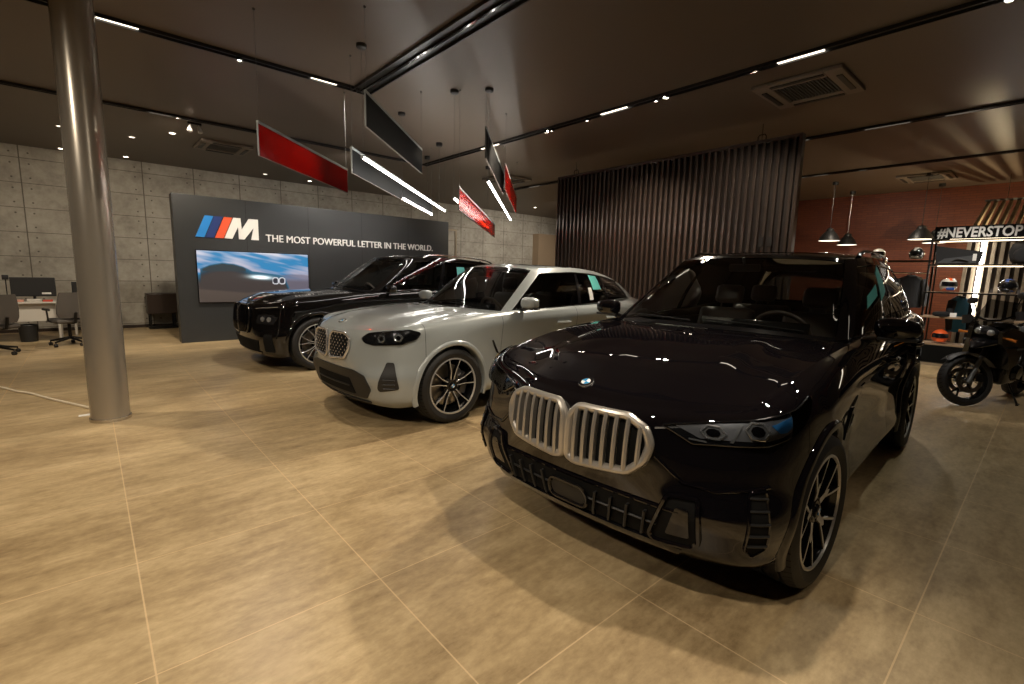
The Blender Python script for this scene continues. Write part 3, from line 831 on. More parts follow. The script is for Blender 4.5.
def inside(poly, x, y):
    c = False; n = len(poly); j = n - 1
    for i in range(n):
        if (poly[i][1] > y) != (poly[j][1] > y) and x < (poly[j][0] - poly[i][0]) * (y - poly[i][1]) / (poly[j][1] - poly[i][1]) + poly[i][0]: c = not c
        j = i
    return c
def resample(poly, step, closed=True):
    out = []; n = len(poly)
    for i in range(n if closed else n - 1):
        a, b = poly[i], poly[(i + 1) % n]; d = math.hypot(b[0] - a[0], b[1] - a[1]); k = max(1, int(math.ceil(d / step)))
        for j in range(k): out.append((a[0] + (b[0] - a[0]) * j / k, a[1] + (b[1] - a[1]) * j / k))
    if not closed: out.append(poly[-1])
    return out
def rounded(poly, r, n=4):
    """round the corners of a closed polygon"""
    out = []; N = len(poly)
    for i in range(N):
        p0, p1, p2 = Vector(poly[i - 1]), Vector(poly[i]), Vector(poly[(i + 1) % N])
        a = (p0 - p1); c = (p2 - p1); ra = min(r, a.length * 0.45); rc = min(r, c.length * 0.45)
        A = p1 + a.normalized() * ra; C = p1 + c.normalized() * rc
        for k in range(n + 1):
            t = k / n; q = A * (1 - t) ** 2 + p1 * 2 * t * (1 - t) + C * t ** 2
            out.append((q.x, q.y))
    return out
def tri_patch(poly, step):
    """triangulate polygon with interior points -> verts2d, tris, boundary index list"""
    bd = resample(poly, step)
    pts = [Vector(p) for p in bd]; nb = len(pts)
    xs = [p[0] for p in bd]; ys = [p[1] for p in bd]
    x = min(xs) + step * 0.5; row = 0
    while x < max(xs):
        y = min(ys) + step * 0.5
        while y < max(ys):
            if inside(bd, x, y):
                if min((x - q[0]) ** 2 + (y - q[1]) ** 2 for q in bd) > (0.45 * step) ** 2: pts.append(Vector((x, y)))
            y += step
        x += step
    r = delaunay_2d_cdt(pts, [(i, (i + 1) % nb) for i in range(nb)], [], 1, 1e-5)
    V = [(v.x, v.y) for v in r[0]]; F = [list(f) for f in r[2]]
    return V, F
def solid_patch(mb, V2, F, fn, h0, h1, mi=None, dome=0.0):
    """fn(array n,2) -> pos, normal. Makes a closed slab between offsets h0 and h1"""
    A = np.array(V2); P, N = fn(A)
    from collections import Counter
    cnt = Counter()
    for f in F:
        for i in range(len(f)):
            cnt[tuple(sorted((f[i], f[(i + 1) % len(f)])))] += 1
    n = len(V2)
    top = P + N * h1; bot = P + N * h0
    faces = [list(f) for f in F] + [[i + n for i in f][::-1] for f in F]
    for f in F:
        for i in range(len(f)):
            a, b2 = f[i], f[(i + 1) % len(f)]
            if cnt[tuple(sorted((a, b2)))] == 1: faces.append([b2, a, a + n, b2 + n])
    mb.add(np.concatenate([top, bot]), faces, mi)
    return mb
def coons(F, Sd, C, W, crown=None):
    """half surface. F(c): front edge centre->side, Sd(r): side front->rear, C(r): centre front->rear, W(c): rear edge centre->side.
       all are arrays: F,W (nc,3); Sd,C (nr,3)"""
    nc, nr = len(F), len(Sd); c = np.linspace(0, 1, nc)[None, :, None]; r = np.linspace(0, 1, nr)[:, None, None]
    A = (1 - r) * F[None] + r * W[None]; B = (1 - c) * C[:, None] + c * Sd[:, None]
    D = (1 - r) * (1 - c) * F[0] + (1 - r) * c * F[-1] + r * (1 - c) * W[0] + r * c * W[-1]
    return A + B - D
def ydup(G):
    """mirror a half grid (rows, centre->side) into a full one"""
    H = G[:, ::-1].copy(); H[..., 1] *= -1
    return np.concatenate([H, G[:, 1:]], 1)

def wheel(parent, X, side, yc, R, W, Rr, style, name_label=None, steer=0.0, rot=0.0):
    """a wheel is one mesh part (rim) with tyre, disc, caliper and cap below it. side -1 = near side"""
    # built with the outer face towards -y
    m = MB(); n = 72; hw = W / 2
    # barrel and lip
    m.lathe([(Rr + 0.004, -hw + 0.012), (Rr + 0.002, -hw - 0.001), (Rr - 0.010, -hw - 0.003), (Rr - 0.014, -hw + 0.008), (Rr - 0.022, -hw + 0.05), (Rr - 0.030, hw * 0.9)], n, 'y', mis=[1, 1, 1, 0, 0])
    hub = 0.062
    def spoke(poly, mi_face=1, yo=-hw + 0.006, th=0.035, dish=0.025):
        """poly: list of (r, tangential offset) in metres around angle 0; dish pushes the hub inwards"""
        k = len(poly); top = []; bot = []
        for (r, t) in poly:
            f = 1 - min(1, max(0, (r - hub) / (Rr - hub)))
            y = yo + dish * f ** 1.5
            top.append((r, y, t)); bot.append((r, y + th, t))
        return top, bot
    def add_spoke(poly, ang, face=True, th=0.035, inset=0.0045, dish=0.025):
        poly = resample(poly, 0.03)
        top, bot = spoke(poly, th=th, dish=dish); k = len(poly)
        cx = sum(p[0] for p in poly) / k
        # bevelled machined face: shrunken polygon raised by a hair
        ins = []
        for i in range(k):
            a = Vector(poly[i - 1]); b_ = Vector(poly[i]); c_ = Vector(poly[(i + 1) % k])
            d1 = (b_ - a).normalized(); d2 = (c_ - b_).normalized(); nn = Vector((-(d1.y + d2.y), (d1.x + d2.x)))
            nn = nn.normalized() if nn.length > 1e-6 else Vector((0, 1))
            q = b_ + nn * inset; ins.append((q.x, q.y))
        # orientation check
        ar = sum(poly[i - 1][0] * poly[i][1] - poly[i][0] * poly[i - 1][1] for i in range(k))
        if ar < 0: ins = [(2 * p[0] - q[0], 2 * p[1] - q[1]) for p, q in zip(poly, ins)]
        topi = []
        for (r, t) in ins:
            f = 1 - min(1, max(0, (r - hub) / (Rr - hub))); topi.append((r, -hw + 0.002 + dish * f ** 1.5, t))
        V = topi + top + bot
        ca, sa = cos(ang), sin(ang)
        V = [(v[0] * ca - v[2] * sa, v[1], v[0] * sa + v[2] * ca) for v in V]
        from mathutils.geometry import tessellate_polygon
        tr = tessellate_polygon([[Vector((p[0], p[1], 0)) for p in ins]])
        b0 = len(m.v)
        m.add(V, [list(t) for t in tr], 1)
        fs = [[i, (i + 1) % k, (i + 1) % k + k, i + k] for i in range(k)] + [[i + k, (i + 1) % k + k, (i + 1) % k + 2 * k, i + 2 * k] for i in range(k)]
        fs.append(list(range(2 * k, 3 * k)))
        for f in fs: m.f.append([b0 + i for i in f]); m.mi.append(0)
    re = Rr - 0.008
    if style == 'Y':       # five forked spokes
        for i in range(5):
            a = rot + i * 2 * pi / 5
            L = Rr * 0.50
            add_spoke([(0.045, -0.024), (L, -0.019), (L + 0.02, 0.0), (L, 0.019), (0.045, 0.024)], a)
            for sg in (-1, 1):
                add_spoke([(L - 0.03, sg * 0.001), (L - 0.03, sg * 0.022), (re, sg * 0.108), (re, sg * 0.082)][::sg], a)
    elif style == 'double':   # five pairs of thin spokes
        for i in range(5):
            a = rot + i * 2 * pi / 5
            for sg in (-1, 1):
                add_spoke([(0.050, sg * 0.006), (0.050, sg * 0.027), (Rr * 0.55, sg * 0.040), (re, sg * 0.080), (re, sg * 0.058), (Rr * 0.55, sg * 0.023)][::sg], a)
    else:                     # multi: seven forked spokes
        for i in range(7):
            a = rot + i * 2 * pi / 7
            for sg in (-1, 1):
                add_spoke([(0.050, sg * 0.002), (0.050, sg * 0.018), (Rr * 0.5, sg * 0.024), (re, sg * 0.074), (re, sg * 0.056), (Rr * 0.52, sg * 0.008)][::sg], a)
    # hub
    m.lathe([(0.075, -hw + 0.07), (0.070, -hw + 0.030), (0.055, -hw + 0.022), (0.035, -hw + 0.024)], 40, 'y', mi=0)
    for i in range(5):
        a = rot + (i + 0.5) * 2 * pi / 5
        m.lathe([(0.0001, -hw + 0.02), (0.007, -hw + 0.02), (0.008, -hw + 0.035)], 8, 'y', c=(0.054 * cos(a), 0, 0.054 * sin(a)), mi=0)
    o = m.build('wheel', ['rim_dark', 'rim_silver'], parent, angle=30)
    o.location = (X, side * yc, R)
    if side > 0: o.rotation_euler = (0, 0, pi)
    if steer: o.rotation_euler.z += steer
    # tyre
    t = MB(); pr = []; mis = []
    sh = [(Rr - 0.004, -hw + 0.018), (Rr + 0.006, -hw - 0.002), (Rr + 0.02, -hw - 0.008), ((Rr + R) / 2, -hw - 0.014), (R - 0.030, -hw - 0.008), (R - 0.012, -hw + 0.006), (R - 0.003, -hw + 0.030)]
    pr += sh
    for g in (-0.30, 0.0, 0.30):
        c_ = g * W; pr += [(R, c_ - 0.008), (R - 0.009, c_ - 0.006), (R - 0.009, c_ + 0.006), (R, c_ + 0.008)]
    pr += [(r, -y) for (r, y) in sh[::-1]]
    t.lathe(pr, 96, 'y')
    # tread block cuts on the shoulders
    for k in range(60):
        a = 2 * pi * k / 60
        for sgy in (-1, 1):
            q0 = R + 0.0008
            y0_, y1_ = sgy * (hw - 0.004), sgy * (hw * 0.68)
            v = []
            for (aa, rr, yy) in ((a - 0.006, R - 0.010, y0_), (a + 0.006, R - 0.010, y0_), (a + 0.012, q0, y1_), (a, q0, y1_)):
                v.append((rr * cos(aa) * 1.0, yy, rr * sin(aa)))
            t.add(v, [(0, 1, 2, 3)], 1)
    to = t.build('tyre', ['rubber', 'matte_black'], o, angle=28)
    d = MB().lathe([(0.08, 0.0), (0.08, -0.03), (Rr * 0.74, -0.03), (Rr * 0.74, 0.0)], 48, 'y'); d.build('brake_disc', 'disc_steel', o)
    c_ = MB()
    G = []
    for i in range(9):
        a = radians(-32 + 64 * i / 8) + (0 if True else 0)
        r0, r1 = Rr * 0.52, Rr * 0.80
        G.append([(r0 * cos(a), -0.052, r0 * sin(a)), (r1 * cos(a), -0.052, r1 * sin(a)), (r1 * cos(a), 0.02, r1 * sin(a)), (r0 * cos(a), 0.02, r0 * sin(a)), (r0 * cos(a), -0.052, r0 * sin(a))])
    c_.grid(G); c_.add(G[0][:4], [(0, 1, 2, 3)]); c_.add(G[-1][:4], [(0, 1, 2, 3)])
    c_.build('brake_caliper', 'caliper_blue', o)
    cap = MB().lathe([(0.032, -hw + 0.03), (0.032, -hw + 0.016), (0.029, -hw + 0.012), (0.0001, -hw + 0.011)], 24, 'y')
    for q in range(4):
        a0 = q * pi / 2
        pts = [(0, -hw + 0.0098, 0)] + [(0.019 * cos(a0 + j * pi / 16), -hw + 0.0098, 0.019 * sin(a0 + j * pi / 16)) for j in range(9)]
        cap.add(pts, [[0] + list(range(1, 10))], 1 + q % 2)
    cap.build('hub_cap', ['black_gloss', 'roundel_blue', 'roundel_white'], o)
    return o

def emblem(parent, pos, nrm, up, r):
    """round badge: black ring with four blue and white quarters"""
    n = Vector(nrm).normalized(); u = Vector(up); u = (u - n * u.dot(n)).normalized(); w_ = u.cross(n)
    m = MB(); P = Vector(pos)
    def pt(rr, a, h): return P + n * h + (w_ * cos(a) + u * sin(a)) * rr
    N = 32
    rings = [(r, -0.002), (r, 0.004), (r * 0.96, 0.006), (r * 0.66, 0.006), (r * 0.64, 0.007), (r * 0.60, 0.0072)]
    b0 = 0
    V = [pt(rr, 2 * pi * k / N, h) for (rr, h) in rings for k in range(N)]
    m.add(V, [[i * N + k, i * N + (k + 1) % N, (i + 1) * N + (k + 1) % N, (i + 1) * N + k] for i in range(len(rings) - 1) for k in range(N)])
    m.mi = [3 if i in (0, 1, 3, 4) else 0 for i in range(len(rings) - 1) for k in range(N)]
    for q in range(4):
        a0 = q * pi / 2; pts = [pt(0, 0, 0.0072)] + [pt(r * 0.60, a0 + j * pi / 16, 0.0072) for j in range(9)]
        m.add(pts, [[0] + list(range(1, 10))], 1 + q % 2)
    return m.build('badge', ['black_gloss', 'roundel_white', 'roundel_blue', 'chrome'], parent, fixn=False)

def build_car(cfg):
    root = thing('car', cfg['label'], 'car', cfg['loc'], cfg.get('rz', 0), cfg.get('group'))
    B = Body(cfg['stations']); paint = cfg['paint']; Lc = cfg['length']
    R = cfg['R']; arches = [(cfg['axF'], R, cfg['archR']), (cfg['axR'], R, cfg['archR'])]
    pU = lambda i: B.ps[i]
    # ---- band panels (p ranges), cut by the arches
    def band(name, pa, pb, t0=0.0, t1=1.0, mat=paint, both=True, inset=0.0, cut=True, gap=0.0022, parent=root, step=0.016, ztop=None, zbot=None, off=0.0, only=None):
        out = []
        sides = (-1, 1) if both else (0,)
        for sg in sides:
            if only and sg != only: continue
            if sg == 0: ps_ = np.linspace(pa, pb, max(3, int(abs(pb - pa) / step) + 1))
            else: ps_ = np.linspace(pa + gap, pb - gap, max(3, int((pb - pa) / step) + 1))
            nt = 58
            T0 = np.full(len(ps_), t0); T1 = np.full(len(ps_), t1)
            if zbot is not None: T0 = B.t_of_z(ps_, np.array([zbot(p) if callable(zbot) else zbot for p in np.abs(ps_)]))
            if ztop is not None: T1 = B.t_of_z(ps_, np.array([ztop(p) if callable(ztop) else ztop for p in np.abs(ps_)]))
            tt = T0[:, None] + (T1 - T0)[:, None] * np.linspace(0, 1, nt)[None, :]
            sp = ps_ * (sg if sg else 1)
            P = B.S(np.repeat(sp[:, None], nt, 1), tt)
            if off:
                e = P.copy(); e[..., 1] *= (1 - off); e[..., 0] = (P[..., 0] - Lc / 2) * (1 - off * 0.4) + Lc / 2; P = e
            keep = np.ones(P.shape[:2], bool)
            if cut:
                for (xc, zc, ra) in arches:
                    dx = P[..., 0] - xc; dz = P[..., 2] - zc; d = np.hypot(dx, dz) + 1e-9
                    ins = d < ra
                    near = ins & (d > ra - 0.017)
                    P[..., 0] = np.where(near, xc + dx / d * ra, P[..., 0]); P[..., 2] = np.where(near, zc + dz / d * ra, P[..., 2])
                    keep &= ~(ins & ~near)
            a, b_ = P.shape[:2]; m = MB(); V = P.reshape(-1, 3); F = []
            for i in range(a - 1):
                for j in range(b_ - 1):
                    if keep[i, j] and keep[i + 1, j] and keep[i, j + 1] and keep[i + 1, j + 1]:
                        F.append([i * b_ + j, i * b_ + j + 1, (i + 1) * b_ + j + 1, (i + 1) * b_ + j])
            if not F: continue
            m.add(V, F)
            o = m.build(name, mat, parent, angle=50); out.append(o)
            # drop loose vertices
            bm = bmesh.new(); bm.from_mesh(o.data); lo = [v for v in bm.verts if not v.link_faces]; bmesh.ops.delete(bm, geom=lo, context='VERTS'); bm.to_mesh(o.data); bm.free()
        return out
    sX = lambda X: B.p_of_X(X)
    pcorner = sX(cfg['bumper_end']); pdoor = [sX(x) for x in cfg['door_cuts']]; prear = sX(cfg['rear_bumper'])
    bumper = band('front_bumper', -pcorner + 0.002, pcorner - 0.002, both=False)[0]
    fenders = band('fender', pcorner, pdoor[0])
    df = band('front_door', pdoor[0], pdoor[1], zbot=cfg['sill'])
    dr = band('rear_door', pdoor[1], pdoor[2], zbot=cfg['sill'])
    band('sill', pdoor[0], pdoor[2], ztop=cfg['sill'], mat=cfg.get('sill_mat', paint), gap=0.0)
    band('rear_quarter', pdoor[2], prear)
    band('rear_bumper', prear, B.L, gap=0.0)
    # inner dark shell behind the gaps
    inner = MB()
    band('inner_shell', pcorner * 0.2, B.L - 0.02, mat='matte_black', off=0.022, gap=0)
    # ---- bonnet
    def arr(f, n): return np.array([f(x) for x in np.linspace(0, 1, n)])
    pw = sX(cfg['cowlX']); nc, nr = 40, 60
    pc = pcorner * cfg.get('hood_corner', 0.86)
    Fe = B.S(np.linspace(0, pc, nc), 1.0); Se = B.S(np.linspace(pc, pw, nr), 1.0)
    cz = cfg['hood_center']              # [(X,z)]
    Xc = np.linspace(Fe[0, 0], cfg['cowl_center'][0], nr)
    Ce = np.stack([Xc, np.zeros(nr), herm([q[0] for q in cz], [q[1] for q in cz], Xc)], 1); Ce[0] = Fe[0]
    c = np.linspace(0, 1, nc)
    W0 = np.array([cfg['cowl_center'][0], 0, Ce[-1, 2]]); W1 = Se[-1]
    We = np.stack([W0[0] + (W1[0] - W0[0]) * c ** 2.2, W1[1] * c, W0[2] + (W1[2] - W0[2]) * c ** 2], 1)
    Hd = coons(Fe, Se, Ce, We)
    rr, cc = np.meshgrid(np.linspace(0, 1, nr), c, indexing='ij')
    Hd[..., 2] += cfg['hood_crown'] * (np.sin(pi * np.clip(rr, 0, 1)) ** 0.7) * (1 - cc ** 2) * cc * 1.3
    for (c0, wd, hh, r0) in cfg.get('hood_lines', ()):
        cl = c0 + 0.10 * rr
        Hd[..., 2] += hh * (1 / (1 + np.exp((cc - cl) / wd))) * np.clip((rr - r0) * 6, 0, 1) * np.clip((1 - rr) * 5, 0, 1) * np.clip((1 - cc) * 6, 0, 1)
    hood = MB().grid(ydup(Hd)).build('bonnet', paint, root, angle=60)
    hood_bvh = BVHTree.FromPolygons([tuple(v.co) for v in hood.data.vertices], [tuple(p.vertices) for p in hood.data.polygons])
    # fender top behind the cowl to the door/belt : cowl panel (black)
    # ---- greenhouse
    gs = cfg['green']    # (Xl, sl, zl, Xu, su, zu, bulge)
    g = np.array(gs, float); Ng = len(g); u = np.arange(-1, Ng + 1)
    ge = np.concatenate([g[1:2], g, g[-2:-1]], 0); ge[0, [1, 4]] *= -1; ge[-1, [1, 4]] *= -1
    def Gs(uu, vv):
        uu = np.asarray(uu, float); vv = np.asarray(vv, float); uu, vv = np.broadcast_arrays(uu, vv)
        q = herm(u, ge, np.abs(uu).ravel()).reshape(uu.shape + (7,)); sg = np.where(uu < 0, -1.0, 1.0)
        P = q[..., 0:3] * (1 - vv[..., None]) + q[..., 3:6] * vv[..., None]
        # outward plan normal by finite difference of the lower curve
        e = 0.02; qa = herm(u, ge, np.abs(uu).ravel() + e).reshape(uu.shape + (7,)); qb = herm(u, ge, np.maximum(np.abs(uu).ravel() - e, -0.5)).reshape(uu.shape + (7,))
        tx = qa[..., 0] - qb[..., 0]; ty = qa[..., 1] - qb[..., 1]; l = np.hypot(tx, ty) + 1e-9
        bl = q[..., 6] * 4 * vv * (1 - vv)
        P[..., 0] += -ty / l * bl; P[..., 1] += tx / l * bl; P[..., 2] += bl * 0.35
        P[..., 1] *= sg
        return P
    def Gn(uu, vv, e=0.01):
        uu = np.asarray(uu, float); vv = np.asarray(vv, float)
        a = Gs(uu + e, vv) - Gs(uu - e, vv); b2 = Gs(uu, vv + e) - Gs(uu, vv - e); n = np.cross(a, b2)
        n /= np.linalg.norm(n, axis=-1)[..., None] + 1e-12
        P = Gs(uu, vv); o = P - np.array([Lc * 0.55, 0, 0.9]); n *= np.sign((n * o).sum(-1))[..., None]
        return n
    def gpanel(name, u0, u1, v0, v1, mat, both=True, off=0.0, nu=30, nv=16, edge=0.0, thick=0.0, parent=root, smooth=True, vfn=None):
        res = []
        for sg in ((-1, 1) if both else (0,)):
            uu = np.linspace(u0, u1, nu); vv = np.linspace(v0, v1, nv)
            U, V = np.meshgrid(uu, vv, indexing='ij')
            if vfn is not None:
                lo, hi = vfn
                V = (np.interp(U, *lo)) + (np.interp(U, *hi) - np.interp(U, *lo)) * ((V - v0) / (v1 - v0))
            if sg: U = U * sg
            P = Gs(U, V)
            if off: P = P + Gn(U, V) * off
            m = MB(); m.grid(P)
            if thick:
                Q = Gs(U, V) - Gn(U, V) * 0.004
                # rim
                per = [(i, 0) for i in range(nu)] + [(nu - 1, j) for j in range(1, nv)] + [(i, nv - 1) for i in range(nu - 2, -1, -1)] + [(0, j) for j in range(nv - 2, 0, -1)]
                A = [P[i, j] for (i, j) in per]; Bq = [Q[i, j] for (i, j) in per]; k = len(per)
                m.add(A + Bq, [[i, (i + 1) % k, (i + 1) % k + k, i + k] for i in range(k)])
            res.append(m.build(name, mat, parent, angle=50))
        return res
    uA0, uA1, uB, uC, uD0, uD1 = cfg['gu']      # a-pillar start, end, b pillar, c pillar, d pillar start, end
    vt = cfg['vt']
    gpanel('windscreen', -uA0, uA0, 0.0, 0.985, 'windscreen_glass', both=False, nu=40)
    # dark band round the screen
    gpanel('windscreen_trim', -uA0, uA0, 0.0, 0.04, 'black_gloss', both=False, off=0.003, nu=40, nv=3, thick=1)
    gpanel('windscreen_header', -uA0, uA0, 0.955, 1.0, 'black_gloss', both=False, off=0.003, nu=40, nv=3, thick=1)
    bw = 0.06
    gpanel('front_side_window', uA1, uB - bw, 0.02, vt, 'tinted_glass')
    gpanel('rear_side_window', uB + bw, uC - 0.04, 0.02, vt, 'tinted_glass')
    gpanel('quarter_window', uC + 0.04, uD0, 0.02, vt, 'tinted_glass')
    gpanel('rear_window', uD1, Ng - 1, 0.03, 0.95, 'tinted_glass')
    gpanel('door_pillar_trim', uB - bw, uB + bw, 0.0, vt, 'black_gloss', off=0.003, nu=6, thick=1)
    gpanel('rear_pillar_trim', uC - 0.04, uC + 0.04, 0.0, vt, 'black_gloss', off=0.003, nu=6, thick=1)
    gpanel('roof_side_rail', uA0 - 0.02, Ng - 1.0, vt, 1.0, paint, off=0.006, nu=80, nv=6, thick=1)
    gpanel('front_pillar', uA0, uA1, 0.0, vt + 0.01, paint, off=0.008, nu=10, thick=1)
    gpanel('rear_pillar', uD0, uD1, 0.0, vt + 0.01, paint, off=0.006, nu=16, thick=1)
    gpanel('tailgate_frame', uD1, Ng - 1, 0.0, 0.06, paint, off=0.005, nu=16, nv=4, thick=1)
    # window line trim
    for sg in (-1, 1):
        m = MB()
        U = np.linspace(uA1 - 0.02, uD0, 60) * sg
        for vv, r in ((np.full(60, 0.015), 0.007), (np.full(60, vt), 0.006)):
            P = Gs(U, vv) + Gn(U, vv) * 0.006; m.tube([tuple(q) for q in P], r, 6)
        m.build('window_trim', cfg.get('trim_mat', 'black_gloss'), root)
    # ---- roof
    nR = 50; u_side = np.linspace(uA0 * 0.98, uD1, nR); u_fr = np.linspace(0, uA0 * 0.98, 24); u_re = np.linspace(Ng - 1, uD1, 24)
    Fr = Gs(u_fr, np.ones(24)); Sr = Gs(u_side, np.ones(nR)); Wr = Gs(u_re, np.ones(24))
    Xr = np.linspace(Fr[0, 0], Wr[0, 0], nR); t = np.linspace(0, 1, nR)
    Zr = Fr[0, 2] + (Wr[0, 2] - Fr[0, 2]) * t + cfg['roof_crown'] * np.sin(pi * t ** cfg.get('roof_pow', 0.8)) 
    Cr = np.stack([Xr, np.zeros(nR), Zr], 1)
    Rf = coons(Fr, Sr, Cr, Wr); cR = np.linspace(0, 1, 24)[None, :]
    Rf[..., 2] += 0.020 * (1 - cR ** 4) * np.sin(pi * np.linspace(0, 1, nR))[:, None] ** 0.5
    roof = MB().grid(ydup(Rf)).build('roof', paint, root, angle=60)
    rb = BVHTree.FromPolygons([tuple(v.co) for v in roof.data.vertices], [tuple(p.vertices) for p in roof.data.polygons])
    def roofz(x, y):
        h = rb.ray_cast(Vector((x, y, 3)), Vector((0, 0, -1))); return h[0].z if h[0] else None
    # panoramic roof glass
    xa, xb, yy = cfg['pano']
    G = []
    for x in np.linspace(xa, xb, 20):
        row = []
        for y in np.linspace(-yy, yy, 16):
            z = roofz(x, y); row.append((x, y, (z or 1.6) + 0.004))
        G.append(row)
    MB().grid(G).build('roof_glass', 'black_gloss', root)
    # roof rails
    if cfg.get('rails'):
        u0r, u1r = cfg['rails']
        for sg in (-1, 1):
            U = np.linspace(u0r, u1r, 30) * sg; P = Gs(U, np.full(30, 1.0)); tt = np.linspace(0, 1, 30)
            P[:, 2] += 0.008 + 0.042 * np.clip(np.minimum(tt, 1 - tt) * 9, 0, 1) ** 0.5; P[:, 1] -= sg * 0.015
            MB().tube([tuple(q) for q in P], 0.013, 8, radii=[0.018 if (a < 0.06 or a > 0.94) else 0.013 for a in tt]).build('roof_rail', cfg.get('rail_mat', 'black_gloss'), root)
    # shark fin aerial
    xf = Wr[0, 0] - 0.18; zf = roofz(xf, 0) or 1.6
    MB().prism([(xf, zf - 0.005), (xf + 0.16, zf - 0.03), (xf + 0.15, zf + 0.035), (xf + 0.12, zf + 0.05), (xf + 0.06, zf + 0.025)], -0.014, 0.014, 'xz').build('aerial_fin', paint, root)
    # spoiler
    P0 = Gs(np.linspace(uD1 + 0.2, Ng - 1, 20), np.ones(20)); m = MB(); G = []
    full = np.concatenate([P0 * np.array([1, -1, 1]), P0[::-1][1:]], 0)
    for q in full: G.append([(q[0] - 0.06, q[1], q[2] + 0.010), (q[0] + 0.10, q[1] * 1.0, q[2] + 0.002), (q[0] + 0.15, q[1], q[2] - 0.015), (q[0] + 0.14, q[1], q[2] - 0.03), (q[0] + 0.0, q[1], q[2] - 0.03)])
    MB().grid(G).build('roof_spoiler', paint, root, angle=40)
    # ---- cowl panel between bonnet and screen (black), and belt shelf closing body to glass
    m = MB(); U = np.linspace(0, uA0, 24); Wl = Gs(U, np.zeros(24)) ; G = np.stack([We[np.linspace(0, nc - 1, 24).astype(int)] - np.array([0.02, 0, 0.012]), Wl + np.array([0.01, 0, -0.008])], 1)
    Gm = G.copy(); Gm[..., 1] *= -1
    m.grid(G.transpose(1, 0, 2)); m.grid(Gm.transpose(1, 0, 2)); m.build('scuttle', 'black_plastic', root)
    # body belt to greenhouse lower edge
    for sg in (-1, 1):
        us = np.linspace(uA0, Ng - 1, 90); Pl = Gs(us, np.zeros(90))
        pcur = np.array([B.p_of_X(min(x, B.pd[-1, 0])) for x in Pl[:, 0]])
        pcur[-14:] = np.linspace(pcur[-15], B.L, 15)[1:]
        Pb = B.S(pcur, 1.0)
        G = np.stack([Pb, (Pb + Pl) / 2 + np.array([0, 0, 0.004]), Pl + np.array([0, 0, 0.001])], 1); G[..., 1] *= sg
        MB().grid(G).build('shoulder', paint, root, angle=60)
    # wipers
    for (y0, y1, xo) in ((-0.62, -0.02, 0), (0.08, 0.60, 0)):
        pts = []
        for k in range(10):
            y = y0 + (y1 - y0) * k / 9; uu = np.interp(abs(y), Gs(np.linspace(0, uA0, 40), np.full(40, 0.05))[:, 1], np.linspace(0, uA0, 40)) * (1 if y >= 0 else -1)
            q = Gs(np.array(uu), np.array(0.055 + 0.03 * k / 9)) + Gn(np.array(uu), np.array(0.06)) * 0.012
            pts.append(tuple(q))
        MB().tube(pts, 0.006, 6).build('wiper', 'matte_black', root)
    # ---- arch lips / flares and liners
    full_bvh = BVHTree.FromPolygons(*(lambda P: ([tuple(v) for v in P.reshape(-1, 3)], [(i * P.shape[1] + j, i * P.shape[1] + j + 1, (i + 1) * P.shape[1] + j + 1, (i + 1) * P.shape[1] + j) for i in range(P.shape[0] - 1) for j in range(P.shape[1] - 1)]))(B.S(np.repeat(np.linspace(0.0, B.L, 400)[:, None], 80, 1), np.repeat(np.linspace(0, 1, 80)[None], 400, 0))))
    def side_s(x, z, default=0.97):
        h = full_bvh.ray_cast(Vector((x, 3, z)), Vector((0, -1, 0)))
        return h[0].y if h[0] else default
    zlow = cfg['zlow']
    for (xc, zc, ra) in arches:
        for sg in (-1, 1):
            a0 = math.asin(max(-1, (zlow - zc) / ra)); N = 64; G = []
            last = 0.97
            SS = {}
            prof_ = ((-0.004, -0.10), (-0.006, 0.004), (0.0, 0.013), (0.022, 0.016), (0.040, 0.010), (0.046, -0.004))
            for (dra, dh) in prof_:
                arr_ = []
                for k in range(N + 1):
                    a = a0 + (pi - 2 * a0) * k / N
                    q_ = side_s(xc + cos(a) * (ra + dra), max(zc + sin(a) * (ra + dra), zlow + 0.05), None)
                    arr_.append(q_ if q_ else (arr_[-1] if arr_ else 0.95))
                for _ in range(6): arr_ = [arr_[0]] + [(arr_[i_ - 1] + 2 * arr_[i_] + arr_[i_ + 1]) / 4 for i_ in range(1, N)] + [arr_[-1]]
                SS[dra] = arr_
            for k in range(N + 1):
                a = a0 + (pi - 2 * a0) * k / N; row = []
                for (dra, dh) in ((-0.004, -0.10), (-0.006, 0.004), (0.0, 0.013), (0.022, 0.016), (0.040, 0.010), (0.046, -0.004)):
                    x = xc + cos(a) * (ra + dra); z = zc + sin(a) * (ra + dra)
                    s = SS[dra][k]
                    row.append((x, sg * (s + dh * cfg.get('flare', 1.0)), z))
                G.append(row)
            MB().grid(G).build('arch_trim', cfg.get('flare_mat', paint), root, angle=50)
            G = []
            for k in range(N + 1):
                a = a0 + (pi - 2 * a0) * k / N
                G.append([(xc + cos(a) * (ra - 0.004), sg * 0.93, zc + sin(a) * (ra - 0.004)), (xc + cos(a) * (ra - 0.0), sg * 0.62, zc + sin(a) * (ra - 0.0)), (xc + cos(a) * 0.1, sg * 0.60, zc + sin(a) * 0.1)])
            MB().grid(G).build('arch_liner', 'matte_black', root)
    # underbody
    m = MB().box(cfg['axF'] - 0.55, cfg['axF'] + 0.45, -0.58, 0.58, zlow + 0.02, 0.55).box(cfg['axF'] + 0.45, cfg['axR'] - 0.45, -0.86, 0.86, zlow, 0.5).box(cfg['axR'] - 0.45, cfg['axR'] + 0.7, -0.58, 0.58, zlow + 0.02, 0.55)
    m.build('underbody', 'matte_black', root, smooth=False)
